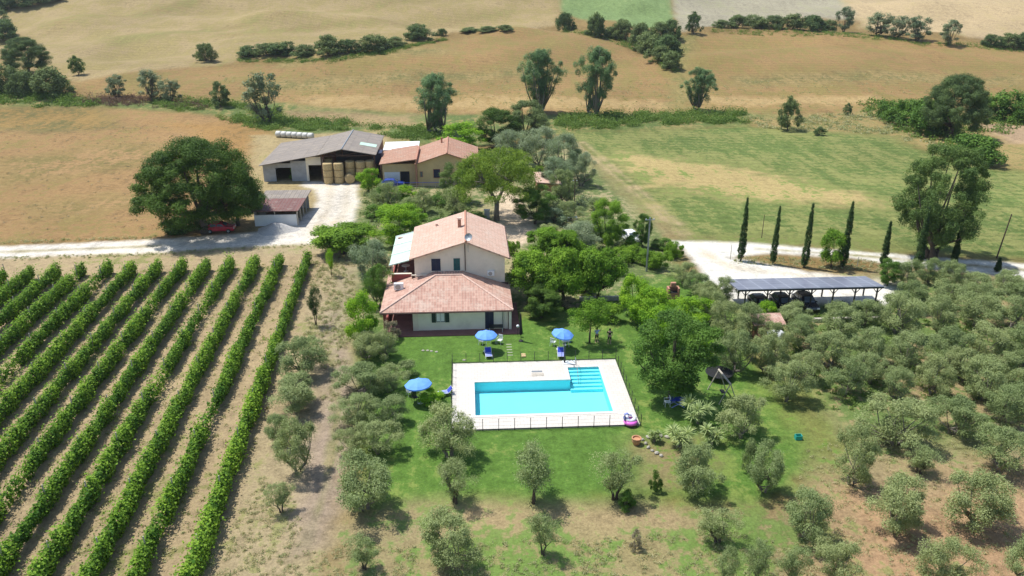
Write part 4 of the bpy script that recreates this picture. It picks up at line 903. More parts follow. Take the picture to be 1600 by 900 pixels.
def env(shape, t):
    if shape == 'round': return np.sqrt(np.clip(1-(2*t-1)**2, 0, 1))**.9
    if shape == 'dome': return np.sqrt(np.clip(1-(np.clip(t*1.12-.12, -.12, 1))**2, 0, 1))*np.clip(.6+t*3, 0, 1)
    if shape == 'olive': return np.sqrt(np.clip(1-(1.75*t-.75)**2, 0, 1))
    if shape == 'tall': return np.sqrt(np.clip(1-(2*t-1)**2, 0, 1))**.7
    if shape == 'cone': return np.clip(1-t, 0, 1)**.7*np.clip(.35+t*3, 0, 1)
    if shape == 'cypress': return np.minimum(.62+t*2.2, np.clip(1.0-t, 0, 1)**.55)
    if shape == 'vase': return np.clip(.22+t*1.35, 0, 1)*np.sqrt(np.clip(1-np.clip(t*1.5-.5, 0, 1)**2, 0, 1))
    if shape == 'flat': return np.clip(.55+t*1.8, 0, 1)*np.sqrt(np.clip(1-np.clip(t*1.25-.25, 0, 1)**3, 0, 1))
    if shape == 'umbrella': return np.sqrt(np.clip(1-t**2.2, 0, 1))
    if shape == 'box': return np.clip(2.2*(1-t), 0, 1)**.3
    return 1-t
def crown(seed, W, z0, H, shape, nc, rc, nl, L, Wd, flop=.6, sag=.75, fill=.55, lop=.18):
    """clumps of leaves: rc is a clump's radius as part of the width, nl leaves in each"""
    fine = 1. if L > .3 else .72; L *= fine; Wd *= fine; nl = int(nl/fine**1.9)
    rs = np.random.RandomState(seed); cs = []; ph = rs.uniform(0, 6.28, 4)
    while len(cs) < nc:
        t = rs.uniform(.02, .98) if shape != 'umbrella' else rs.uniform(.0, .9); e = float(env(shape, np.array(t)))
        if rs.rand() > e+.15: continue
        a = rs.uniform(0, 2*math.pi); rad = e*W/2*(fill+(1-fill)*rs.rand()**.7)*(1+lop*math.sin(2*a+ph[0])+lop*.6*math.sin(3*a+ph[1]+t*4))
        k = rc*W*rs.uniform(.65, 1.35)
        rad = max(0, rad-k*.45); z = z0+t*(H-z0); z = min(z, H-k*.55*sag)
        if shape == 'box': q_ = W/2-k*.6; cs.append((rs.uniform(-q_, q_), rs.uniform(-q_, q_), z, k)); continue
        cs.append((rad*math.cos(a), rad*math.sin(a), z, k))
    Vs = []; Ts = []
    for (x, y, z, k) in cs:
        n = int(nl*rs.uniform(.7, 1.3)); d = rs.normal(size=(n, 3)); d[:, 2] += .35; d /= np.linalg.norm(d, axis=1)[:, None]
        bump_ = 1+.22*np.sin(d[:, 0]*5+ph[2]+x)*np.sin(d[:, 1]*5+ph[3])
        rr_ = rs.uniform(.45, 1.06, n); ou = rs.rand(n) < .10; rr_[ou] *= rs.uniform(1.1, 1.45, ou.sum()); q = d*(k*(rr_*bump_))[:, None]; q[:, 2] *= sag
        C_ = q+np.array((x, y, z)); C_[:, 2] = np.maximum(C_[:, 2], .05)
        Vs.append(leaf_quads(C_, d+np.array((0, 0, .55)), L, Wd, rs, flop)); ct = rs.uniform(0, 1); Ts.append(np.clip(ct*.6+rs.uniform(0, .45, n), 0, 1))
    return np.concatenate(Vs), np.concatenate(Ts), cs
def trunk(seed, cs, z0, r, H, n=7, multi=1, lean=.0, fork=.5):
    rs = random.Random(seed); m_ = MB()
    if z0 > 5:      # umbrella pine: a bole that forks into two limbs
        m_.tube([(0, 0, -.25), (0, 0, 1.2), (.05, 0, 2.6)], [r*1.3, r, r*.9], 10)
        for s_ in (-1, 1):
            f = Vector((s_*1.5+.3, s_*.4, z0*.93)); m_.tube([(.05, 0, 2.5), (s_*.7, s_*.2, 3.9), tuple(f)], [r*.8, r*.6, r*.45], 8)
            for c in rs.sample([c for c in cs if c[0]*s_ > -1], 9): m_.tube([tuple(f), ((f.x+c[0])/2, (f.y+c[1])/2, (f.z*1.4+c[2]*.6)/2+.2), c[:3]], [r*.35, r*.2, r*.08], 5)
        return m_
    for j in range(multi):
        a = 2*math.pi*j/multi+rs.uniform(0, 1); o_ = (0 if multi == 1 else r*1.3); bx_, by_ = o_*math.cos(a), o_*math.sin(a)
        top = (bx_*3+rs.uniform(-1, 1)*lean, by_*3+rs.uniform(-1, 1)*lean, max(.3, z0*(.4 if z0 > 5 else .8)+.1))
        m_.tube([(bx_, by_, -.25), (bx_*1.2, by_*1.2, top[2]*.45), top], [r*1.35, r, r*.78], 8)
        pick = rs.sample(cs, min(n, len(cs)))
        for c in pick:
            mid = (top[0]+(c[0]-top[0])*.5, top[1]+(c[1]-top[1])*.5, top[2]+(c[2]-top[2])*.38)
            m_.tube([top, mid, (c[0]*.96, c[1]*.96, c[2])], [r*.5, r*.3, r*.1], 5)
    return m_
LM = {
 'olive': foliage_mat('olive_leaves', (.35, .40, .17), (.20, .25, .095), .25, .5, .16),
 'silver': foliage_mat('silver_leaves', (.33, .38, .24), (.20, .26, .13), .25, .5, .12),
 'oak': foliage_mat('oak_leaves', (.12, .20, .03), (.045, .09, .018), .25, .5, .15),
 'broad': foliage_mat('broad_leaves', (.17, .29, .045), (.065, .135, .025), .28, .45, .15),
 'bright': foliage_mat('bright_leaves', (.32, .50, .03), (.12, .26, .02), .36, .5, .12),
 'lime': foliage_mat('lime_leaves', (.36, .54, .04), (.22, .40, .03), .42, .5, .1),
 'pine': foliage_mat('pine_needles', (.28, .38, .045), (.11, .18, .028), .25, .6, .1),
 'cypress': foliage_mat('cypress_leaves', (.075, .125, .035), (.04, .08, .022), .15, .6, .1),
 'far': foliage_mat('distant_tree_leaves', (.19, .25, .085), (.09, .13, .05), .2, .6, .3),
 'fargrey': foliage_mat('grey_distant_leaves', (.27, .31, .18), (.14, .19, .10), .2, .6, .2),
 'poplar': foliage_mat('poplar_leaves', (.22, .33, .15), (.11, .19, .08), .3, .5, .1),
 'vine': foliage_mat('vine_leaves', (.28, .43, .04), (.06, .15, .018), .3, .5, .06),
 'dryleaf': foliage_mat('pale_dry_leaves', (.42, .35, .24), (.22, .19, .11), .2, .7, .1),
 'reed': foliage_mat('rusty_reeds', (.22, .13, .10), (.13, .09, .06), .2, .7, .1),
 'bramble': foliage_mat('bramble_leaves', (.20, .28, .06), (.11, .18, .04), .28, .6, .1),
 'grass': foliage_mat('dry_grass_blades', (.52, .45, .27), (.30, .33, .14), .3, .8, .1),
 'yucca': foliage_mat('yucca_leaves', (.46, .52, .22), (.24, .32, .12), .2, .5, .1),
}
# species: name, W, z0, H, variants, crown args, leaf material, trunk radius, bark, multi
SP = {
 'olive':  dict(nm='olive_tree', W=5., z0=.6, H=4.2, var=6, a=dict(shape='olive', nc=44, rc=.125, nl=210, L=.21, Wd=.09, flop=.8, sag=.9, fill=.45, lop=.28), leaf='olive', r=.14, bark='bark_pale', multi=2),
 'thin':   dict(nm='olive_tree', W=4., z0=1.2, H=4.4, var=3, a=dict(shape='vase', nc=34, rc=.13, nl=135, L=.19, Wd=.08, flop=1., sag=.9, fill=.4, lop=.25), leaf='olive', r=.11, bark='bark', multi=2),
 'silver': dict(nm='silver_leaved_tree', W=6., z0=1., H=7.5, var=3, a=dict(shape='round', nc=50, rc=.13, nl=260, L=.26, Wd=.1, flop=.9, sag=.9), leaf='silver', r=.17, bark='bark_pale', multi=2),
 'oak':    dict(nm='oak_tree', W=17., z0=2.6, H=14., var=1, a=dict(shape='dome', nc=170, rc=.075, nl=420, L=.27, Wd=.2, flop=.6, sag=.7, fill=.55, lop=.1), leaf='oak', r=.55, bark='bark', multi=1),
 'broad':  dict(nm='broadleaf_tree', W=7., z0=1.2, H=9., var=3, a=dict(shape='round', nc=70, rc=.11, nl=330, L=.22, Wd=.15, flop=.6, sag=.8, fill=.5), leaf='broad', r=.22, bark='bark', multi=1),
 'loose':  dict(nm='broadleaf_tree', W=14., z0=2.6, H=17., var=1, a=dict(shape='round', nc=170, rc=.065, nl=330, L=.27, Wd=.18, flop=.8, sag=.85, fill=.35, lop=.16), leaf='fargrey2', r=.4, bark='bark', multi=3),
 'bright': dict(nm='bright_green_tree', W=5., z0=.5, H=5., var=3, a=dict(shape='round', nc=36, rc=.14, nl=170, L=.26, Wd=.18, flop=.6, sag=.8), leaf='bright', r=.13, bark='bark', multi=1),
 'lime':   dict(nm='round_bush', W=3., z0=.05, H=2., var=1, a=dict(shape='dome', nc=26, rc=.14, nl=150, L=.16, Wd=.12), leaf='lime', r=.05, bark='bark', multi=1),
 'standard': dict(nm='garden_tree', W=4.5, z0=2.7, H=5., var=1, a=dict(shape='round', nc=40, rc=.12, nl=120, L=.2, Wd=.13, flop=.7, sag=.8, fill=.3, lop=.2), leaf='bright2', r=.09, bark='bark', multi=1),
 'mulberry': dict(nm='flat_topped_tree', W=6., z0=1.3, H=5., var=3, a=dict(shape='flat', nc=64, rc=.13, nl=190, L=.27, Wd=.2, flop=.5, sag=.65, fill=.4), leaf='bright2', r=.2, bark='bark', multi=1),
 'hedge':  dict(nm='clipped_hedge', W=4., z0=.05, H=2.2, var=2, a=dict(shape='box', nc=46, rc=.14, nl=170, L=.2, Wd=.14, sag=.75, fill=.3), leaf='bright2', r=.06, bark='bark', multi=1),
 'pine':   dict(nm='umbrella_pine', W=13., z0=5.6, H=10.3, var=1, a=dict(shape='umbrella', nc=125, rc=.075, nl=260, L=.34, Wd=.07, flop=1.1, sag=.55, fill=.25, lop=.07), leaf='pine', r=.33, bark='bark_pale', multi=1),
 'cypress': dict(nm='cypress_tree', W=1.1, z0=.25, H=9., var=3, a=dict(shape='cypress', nc=260, rc=.13, nl=34, L=.2, Wd=.07, flop=.5, sag=2.2, fill=.55, lop=.04), leaf='cypress', r=.1, bark='bark', multi=1),
 'poplar': dict(nm='poplar_tree', W=9., z0=1.2, H=17., var=3, a=dict(shape='vase', nc=120, rc=.085, nl=190, L=.3, Wd=.2, flop=.8, sag=1.5, fill=.3, lop=.28), leaf='poplar', r=.35, bark='bark_pale', multi=3),
 'far':    dict(nm='field_tree', W=8., z0=.5, H=7., var=5, a=dict(shape='dome', nc=48, rc=.12, nl=150, L=.36, Wd=.26, flop=.7, sag=.8, fill=.45, lop=.22), leaf='far', r=.2, bark='bark', multi=1),
 'bush': dict(nm='field_tree', W=8., z0=.05, H=5.5, var=4, a=dict(shape='dome', nc=56, rc=.12, nl=150, L=.34, Wd=.24, flop=.7, sag=.85, fill=.35, lop=.2), leaf='far', r=.15, bark='bark', multi=1),
 'fargrey': dict(nm='grey_field_tree', W=7., z0=.8, H=9., var=2, a=dict(shape='round', nc=44, rc=.12, nl=140, L=.34, Wd=.22, flop=.8, sag=.9, fill=.45, lop=.22), leaf='fargrey', r=.2, bark='bark', multi=2),
 'shrub':  dict(nm='garden_shrub', W=3., z0=.05, H=2.4, var=3, a=dict(shape='dome', nc=24, rc=.15, nl=130, L=.2, Wd=.12, flop=.8, lop=.2), leaf='broad', r=.05, bark='bark', multi=3),
 'dry':    dict(nm='pale_shrub', W=3., z0=.05, H=2.4, var=2, a=dict(shape='dome', nc=24, rc=.14, nl=110, L=.18, Wd=.1, flop=.9, lop=.2), leaf='dryleaf', r=.05, bark='bark', multi=3),
}
LM['bright2'] = foliage_mat('garden_tree_leaves', (.26, .42, .035), (.08, .17, .02), .3, .5, .12)
LM['fargrey2'] = foliage_mat('loose_tree_leaves', (.19, .26, .07), (.09, .15, .045), .28, .55, .1)
CACHE = {}
def get_var(sp, i, leaf=None):
    s = SP[sp]; i %= s['var']; key = (sp, i, leaf or s['leaf'])
    if key not in CACHE:
        a = s['a']; V, T_, cs = crown(hash_(sp)+i*13, s['W'], s['z0'], s['H'], **a)
        V *= np.array((s['W']/(np.ptp(V[:, 0])*.5+np.ptp(V[:, 1])*.5),)*2+(1,)); V[:, 2] = s['z0']*.6+(V[:, 2]-V[:, 2].min())*(s['H']-s['z0']*.6)/np.ptp(V[:, 2])
        cm = leaf_mesh(sp+'_crown', V, T_, LM[leaf or s['leaf']])
        t = trunk(hash_(sp)+i, cs, s['z0'], s['r'], s['H'], 9 if s['W'] > 6 else 6, s['multi'], .3 if s['W'] > 4 else .1)
        tm = bpy.data.meshes.new(sp+'_trunk'); tm.from_pydata(t.v, [], t.f); tm.materials.append(M[s['bark']]); tm.polygons.foreach_set('use_smooth', [True]*len(tm.polygons))
        CACHE[key] = (cm, tm)
    return CACHE[key]
def hash_(s): return sum(ord(c)*(i+3) for i, c in enumerate(s)) % 9973
PX_ROOTS = []; cnt = {}
def height_to(p, py2):
    a, b = 0., 60.
    for _ in range(30):
        m = (a+b)/2
        if PR(p[0], p[1], p[2]+m)[1] > py2: a = m
        else: b = m
    return a
def T(sp, x, yb, yt, w_, label, group=None, leaf=None, name=None, cat='tree', z=None, depth=1.):
    s = SP[sp]; p = G(x, yb) if z is None else G(x, yb, z); sc_ = PR(*p)[2]
    wm = w_/sc_*{'bush': 1.3, 'mulberry': 1.45, 'bright': 1.25, 'broad': 1.15, 'silver': 1.2, 'hedge': 1.15, 'cypress': 1.15}.get(sp, 1.06)
    back = {'olive': .32, 'thin': .2, 'bush': .5, 'shrub': .5, 'dry': .5, 'lime': .5, 'bright': .35, 'broad': .25, 'hedge': .45, 'far': .3, 'silver': .2}.get(sp, 0)*wm/2
    if z is None and back:
        q = ray(x, yb); dd = np.array((q[0], q[1])); dd /= np.linalg.norm(dd); nx, ny = p[0]+dd[0]*back, p[1]+dd[1]*back; p = np.array((nx, ny, float(hz(nx, ny))))
    ph = math.atan2(CAMH-p[2], math.hypot(p[0], p[1])); a, b = .3, 60.; z0r = s['z0']/s['H']*.6
    for _ in range(30):      # height whose crown outline (a tilted ellipse) tops out at yt
        m = (a+b)/2; hb = m*(1-z0r)/2; rad = wm/2*(.0 if sp == 'cypress' else .8)
        top = PR(p[0], p[1], p[2]+m*z0r+hb)[1]-sc_*math.hypot(hb*math.cos(ph), rad*math.sin(ph))
        if top > yt: a = m
        else: b = m
    h = max(.5, a); i = cnt.get(sp, 0); cnt[sp] = i+1; cm, tm = get_var(sp, i, leaf)
    o = empty(name or s['nm'], p, label, cat, group, (i*2.399) % 6.28 if sp != 'hedge' else .15)
    o.scale = (wm/s['W'], wm/s['W']*depth, h/s['H'])
    c = bpy.data.objects.new('crown' if s['nm'].endswith('tree') or 'pine' in s['nm'] else 'foliage', cm); link(c, o)
    t = bpy.data.objects.new('trunk' if h > 2.5 else 'stem', tm); link(t, o)
    return o
ORD = ['first', 'second', 'third', 'fourth', 'fifth', 'sixth', 'seventh', 'eighth', 'ninth', 'tenth', 'eleventh', 'twelfth', 'thirteenth', 'fourteenth', 'fifteenth', 'sixteenth']
def row(sp, adj, where, group, specs, side='left', key=0, leaf=None, name=None, cat='tree', adjs=None):
    order = sorted(range(len(specs)), key=lambda i: specs[i][key] if side != 'front' else -specs[i][1])
    for k, i in enumerate(order):
        s = specs[i]; T(sp, *s[:4], '%s, %s from the %s %s' % (adj, ORD[k], side, where), group, leaf, name, cat)

# olives between the vineyard and the track, then the columns down the lawn
row('olive', 'grey-green olive tree', 'between vineyard and dirt track', 'olives beside the dirt track', [(476, 592, 520, 86), (462, 648, 582, 88), (438, 700, 640, 50), (467, 745, 650, 74)], 'front')
T('thin', 440, 803, 752, 44, 'thin young olive with bare forked trunk beside the dirt track', 'olives beside the dirt track')
row('olive', 'olive tree', 'in the column right of the dirt track', 'olives right of the dirt track', [(575, 565, 515, 60), (602, 566, 515, 52), (566, 622, 560, 84), (608, 618, 568, 56), (556, 668, 610, 74), (610, 668, 615, 62), (590, 715, 652, 78), (548, 720, 668, 56), (572, 808, 705, 110)], 'front')
T('thin', 570, 893, 832, 56, 'small scruffy olive tree in the dry grass right of the track end', 'young olives')
T('olive', 702, 722, 628, 98, 'large olive tree overlapping the front left deck corner')
T('thin', 712, 790, 712, 74, 'sparse olive with visible branches below the deck corner olive')
T('olive', 704, 893, 794, 104, 'broad olive tree at the bottom centre left with shadow on dry grass')
T('thin', 834, 790, 690, 84, 'loose olive tree on the lawn straight below the pool', leaf='olive')
T('thin', 960, 785, 696, 78, 'wispy olive tree on the lawn below the pool right half')
T('shrub', 978, 800, 764, 34, 'dense green bush at the foot of the wispy lawn olive', cat='shrub')
T('shrub', 1023, 771, 733, 20, 'narrow upright green shrub alone on the lawn', cat='shrub')
T('olive', 1085, 776, 692, 84, 'dark olive tree at the lower end of the rockery')
T('thin', 1120, 852, 786, 76, 'sparse olive tree with reddish base in the dry bottom strip')
T('dry', 992, 862, 828, 24, 'small brown dry shrub in the bottom dry grass', cat='shrub')
T('thin', 848, 870, 800, 50, 'very thin young olive sapling at the bottom centre')
row('thin', 'faint young olive tree', 'along the bottom edge', 'young olives at the bottom edge', [(1180, 915, 838, 60), (1132, 925, 850, 46), (1235, 920, 850, 50)])
row('olive', 'olive tree', 'in the lower right front row', 'olives of the lower right grove', [(1303, 920, 838, 74), (1465, 925, 832, 88), (1598, 925, 830, 84)])
row('olive', 'olive tree', 'in the lower right grove second row', 'olives of the lower right grove', [(1258, 850, 755, 88), (1392, 840, 738, 104), (1518, 832, 728, 110)])
row('olive', 'olive tree', 'in the lower right grove third row', 'olives of the lower right grove', [(1192, 776, 690, 66), (1328, 765, 662, 76), (1556, 742, 660, 92)])
T('thin', 1434, 742, 690, 60, 'sparse young olive with short dark trunk in the lower right grove')
row('olive', 'olive tree', 'in the lower right grove fourth row', 'olives of the lower right grove', [(1228, 632, 556, 78), (1396, 706, 614, 114), (1485, 684, 612, 82), (1574, 668, 596, 78)])
row('olive', 'olive tree', 'in the fifth grove row behind the lawn', 'olives of the lower right grove', [(1320, 622, 556, 70), (1398, 628, 570, 60), (1455, 622, 552, 66), (1530, 630, 556, 84)])
T('olive', 1155, 690, 612, 84, 'olive tree with heavy dark shadow right of the yuccas')
T('shrub', 1168, 742, 682, 26, 'slim pale green shrub left of the third grove row', cat='shrub', leaf='olive')
row('olive', 'olive tree', 'around the garden oven', 'olives round the oven', [(1110, 505, 448, 52), (1133, 535, 466, 62), (1170, 530, 468, 56), (1148, 588, 512, 70), (1193, 585, 520, 62), (1208, 560, 500, 50), (1235, 512, 470, 60), (1245, 545, 488, 64)])
row('olive', 'olive tree', 'in the first row below the carport', 'olives of the upper right grove', [(1305, 530, 468, 72), (1348, 512, 462, 56), (1400, 528, 455, 80), (1462, 520, 458, 66), (1520, 515, 455, 70), (1580, 518, 460, 74)])
row('olive', 'olive tree', 'in the second row below the carport', 'olives of the upper right grove', [(1290, 578, 512, 74), (1352, 572, 508, 70), (1412, 580, 515, 76), (1476, 572, 506, 72), (1540, 568, 502, 78), (1596, 575, 508, 70)])
row('olive', 'olive tree', 'in the third row below the carport', 'olives of the upper right grove', [(1262, 600, 545, 56), (1358, 604, 548, 60), (1500, 598, 540, 62), (1570, 610, 550, 70)])
row('olive', 'olive tree', 'along the road right of the carport', 'olives of the upper right grove', [(1412, 448, 402, 46), (1450, 446, 400, 44), (1482, 452, 404, 48), (1522, 464, 420, 60), (1570, 462, 420, 58)])
row('olive', 'olive tree', 'in the grove row right of the carport end', 'olives of the upper right grove', [(1420, 488, 434, 58), (1474, 486, 436, 60), (1532, 490, 440, 62), (1590, 488, 438, 60)])
T('broad', 1386, 448, 402, 34, 'small dark green tree at the right end of the carport roof')
T('bright', 1195, 514, 468, 30, 'small bright green tree between the leftmost black car and the oven')
row('olive', 'grey-green olive', 'beside the parking area', 'olives beside the parking area', [(1066, 446, 406, 46), (1088, 462, 424, 40), (1104, 478, 436, 46), (1130, 478, 430, 40)])
# garden right of the house
T('broad', 1047, 632, 482, 128, 'tall dense dark green tree right of the pool')
row('bright', 'bright yellow-green tree', 'behind the tall dark tree', 'bright trees behind the tall dark tree', [(988, 500, 424, 56), (1018, 520, 444, 64), (1075, 512, 458, 66), (1030, 545, 476, 60)])
T('lime', 1108, 560, 530, 46, 'low yellow-green shrub between the tall dark tree and the olives', cat='shrub', name='garden_shrub')
T('shrub', 1088, 560, 515, 44, 'green shrub touching the right side of the tall dark tree', cat='shrub', leaf='bright2')
T('shrub', 1135, 575, 535, 34, 'reddish green shrub behind the trampoline', cat='shrub', leaf='olive')
row('mulberry', 'flat-topped green tree', 'in the front line right of the house', 'flat-topped trees right of the house', [(826, 474, 386, 62), (880, 478, 382, 62), (934, 470, 384, 56)])
row('mulberry', 'flat-topped bright tree', 'in the back line right of the house', 'flat-topped trees right of the house', [(856, 408, 352, 48), (886, 412, 356, 44)])
T('broad', 846, 500, 442, 70, 'dark round shrub with deep shadow right of the farmhouse corner', cat='shrub', name='garden_shrub', leaf='oak')
T('dry', 848, 462, 424, 46, 'cream flowering shrub in front of the flat-topped trees', cat='shrub')
T('dry', 888, 482, 462, 40, 'low straw coloured shrub left of the stone wall', cat='shrub')
T('dry', 965, 432, 396, 24, 'pinkish pale shrub right of the flat-topped trees', cat='shrub')
T('standard', 921, 536, 464, 62, 'thin trunked tree beside the two standing people', name='garden_tree', leaf='bright2')
T('shrub', 952, 506, 470, 50, 'green bush behind the two standing people', cat='shrub', leaf='bright2')
T('broad', 949, 392, 306, 60, 'large round dark tree behind the clipped hedge', leaf='bright2')
T('broad', 1003, 388, 332, 32, 'narrow dark tree left of the tall grey pole')
T('silver', 905, 400, 345, 66, 'grey-green feathery tree behind the flat-topped trees')
row('hedge', 'clipped dark hedge', 'near the grey utility pole', 'clipped hedges by the parking', [(984, 412, 382, 54), (1025, 422, 388, 42), (1053, 405, 376, 28)], cat='hedge')
T('shrub', 1035, 392, 370, 40, 'dark bush behind the clipped hedges at the parking entrance', cat='shrub')
T('hedge', 801, 400, 374, 22, 'small dark clipped bush at the rear right corner of the house', cat='hedge')
# around the pine
T('pine', 776, 344, 224, 148, 'tall umbrella pine with forked trunk between the two houses')
T('broad', 712, 318, 250, 50, 'pale green tree left of the umbrella pine', leaf='fargrey2')
T('bright', 724, 240, 188, 66, 'bright green tree behind the ochre house')
T('broad', 776, 232, 164, 66, 'dark tree behind the bright green one beyond the ochre house', leaf='oak')
T('broad', 824, 224, 154, 78, 'dark green tree right of the dark one beyond the ochre house', leaf='far')
row('silver', 'silver-green tree', 'beyond the umbrella pine', 'silver trees beyond the pine', [(800, 262, 198, 60), (842, 270, 194, 66), (880, 282, 202, 62), (908, 292, 236, 42), (868, 300, 244, 54)])
T('broad', 836, 352, 286, 58, 'dark tree overhanging the farm lane')
T('silver', 880, 322, 262, 40, 'pale tree beside the small outbuilding', leaf='olive')
T('shrub', 866, 352, 322, 42, 'dark bush right of the lane', cat='shrub', leaf='silver')
row('olive', 'grey olive', 'in front of the ochre house', 'olives before the ochre house', [(605, 330, 284, 50), (662, 334, 294, 40), (712, 338, 290, 52), (640, 342, 306, 40)])
T('bright', 632, 318, 288, 34, 'small bright green tree in front of the ochre house fence')
T('bright', 576, 304, 261, 38, 'bright green tree right of the stacked bales')
T('broad', 624, 390, 312, 82, 'weeping bright green tree behind the house terrace', leaf='bright')
T('mulberry', 535, 396, 346, 74, 'flat-topped dark tree at the end of the yard', leaf='bright2')
T('broad', 556, 402, 366, 40, 'dark bush right of the flat-topped yard tree', cat='shrub', name='garden_shrub', leaf='oak')
T('silver', 582, 452, 368, 64, 'tall grey-green tree left of the house terrace')
T('silver', 592, 482, 412, 46, 'grey-green tree leaning on the left roof edge', leaf='broad')
T('bright', 570, 545, 452, 54, 'bright green tree left of the house porch', leaf='bright')
T('dry', 612, 535, 498, 36, 'pinkish brown shrub in front of the porch', cat='shrub')
T('thin', 518, 432, 384, 18, 'slim yellow-green sapling at the head of the strip beside the vines', name='sapling', leaf='lime')
T('thin', 494, 510, 446, 26, 'scraggly dark sapling beside the last vine row', name='sapling', leaf='cypress')
T('lime', 673, 634, 604, 44, 'round lime green bush beside the umbrella left of the pool', cat='shrub')
T('shrub', 636, 590, 560, 36, 'dark bush at the left edge of the lawn', cat='shrub', leaf='olive')
T('shrub', 462, 282, 256, 18, 'small dark bush between the barn doors', cat='shrub')
# oak and shed
T('oak', 322, 364, 208, 190, 'huge dark green oak beside the gravel road')
T('oak', 372, 352, 256, 84, 'lower dark tree merging with the right side of the huge oak')
T('shrub', 290, 368, 335, 80, 'dark undergrowth at the foot of the huge oak', cat='shrub', leaf='oak')
# cypresses and right side
row('cypress', 'slender dark cypress', 'along the right gravel road', 'cypresses along the gravel road', [(1157, 408, 308, 13), (1207, 413, 322, 12), (1256, 418, 318, 13), (1316, 418, 314, 15), (1379, 416, 345, 13), (1432, 424, 322, 15), (1490, 412, 346, 12)])
T('cypress', 1558, 424, 402, 12, 'short stumpy cypress at the far right of the road')
T('bright', 1298, 420, 354, 40, 'small green tree between the third and fourth cypress', leaf='bright2')
T('loose', 1454, 404, 226, 150, 'very large loose crowned tree beside the right gravel road')
# valley and fields
T('poplar', 843, 176, 76, 72, 'left of the two tall poplars in the valley, forked', 'valley poplars'); T('poplar', 929, 181, 70, 62, 'right of the two tall poplars in the valley, pointed', 'valley poplars')
T('poplar', 1090, 172, 104, 52, 'shorter poplar near the green bank right of the two tall poplars', 'valley poplars')
T('poplar', 682, 208, 114, 80, 'broad poplar behind the ochre house roof', 'valley poplars')
T('far', 1230, 205, 148, 38, 'small round tree at the left end of the dry bank')
T('far', 1280, 212, 197, 20, 'tiny bush on the dry bank', cat='shrub', name='field_bush'); T('far', 1323, 180, 160, 18, 'small dark bush in the field above the dry bank', cat='shrub', name='field_bush')
T('fargrey', 417, 192, 112, 60, 'tall grey-green tree alone in the valley left of the barn')
T('far', 345, 168, 126, 38, 'small dark tree left of the tall grey valley tree')
row('fargrey', 'grey-green tree', 'in the valley at the upper left', 'grey valley trees', [(183, 152, 115, 36), (238, 156, 108, 46), (268, 160, 122, 36)])
T('oak', 46, 116, 56, 76, 'large spreading dark tree at the upper left field edge', leaf='far')
row('bush', 'round dark tree', 'below the large upper left tree', 'clump at the upper left', [(14, 146, 98, 46), (44, 150, 108, 40), (84, 153, 102, 56)])
T('far', 123, 118, 86, 24, 'small yellowish tree alone in the upper left field', leaf='fargrey2')
T('bush', 322, 98, 66, 32, 'round dark tree alone left of the upper hedge')
row('bush', 'dark bushy tree', 'at the upper left corner', 'corner wood', [(6, 66, 28, 44), (-14, 50, 12, 50), (0, 20, -8, 40), (30, 16, -10, 40), (58, 10, -12, 36), (82, 4, -14, 34)])
row('bush', 'dark bushy tree', 'in the upper left hill hedge', 'upper left hill hedge', [(390, 91, 70, 36), (416, 90, 66, 40), (445, 89, 64, 40), (476, 90, 68, 36), (512, 89, 52, 42), (545, 85, 60, 38), (582, 82, 52, 50), (618, 74, 56, 34), (655, 65, 36, 44), (690, 57, 44, 16)])
row('bush', 'low hedge bush', 'in the thin top hedge', 'thin top hedge', [(735, 52, 42, 30), (762, 51, 40, 32), (788, 50, 38, 26)], cat='shrub', name='field_bush')
row('bush', 'dark tree', 'in the wedge clump at top centre', 'wedge shaped clump', [(883, 50, 18, 30), (929, 58, 18, 34), (974, 64, 28, 34), (1000, 72, 34, 36), (1030, 66, 32, 32), (1048, 62, 28, 28), (1012, 84, 48, 42), (1042, 92, 52, 48), (1030, 100, 70, 36), (1046, 110, 78, 34), (955, 60, 40, 26)])
T('far', 1083, 54, 17, 25, 'round tree standing alone right of the wedge shaped clump')
row('bush', 'bushy tree', 'in the upper right hedge', 'upper right hedge', [(1128, 44, 30, 26), (1152, 44, 22, 34), (1180, 44, 22, 36), (1208, 46, 22, 34), (1238, 47, 20, 36), (1268, 49, 22, 40), (1292, 50, 30, 26), (1546, 74, 52, 28), (1574, 76, 50, 34), (1598, 78, 50, 30)])
row('fargrey', 'pale grey-green tree', 'in the upper right hedge', 'upper right pale trees', [(1318, 50, 10, 34), (1372, 56, 18, 44), (1400, 60, 24, 40), (1432, 64, 24, 42), (1482, 70, 30, 36)])
T('oak', 1485, 215, 112, 104, 'large dark tree in the clump at the right', leaf='far')
row('bush', 'dark green tree', 'in the clump above the right meadow', 'right edge clump', [(1394, 188, 155, 44), (1424, 200, 150, 60), (1455, 212, 150, 64), (1570, 192, 138, 60), (1604, 196, 142, 50), (1518, 258, 206, 84)], leaf='broad')

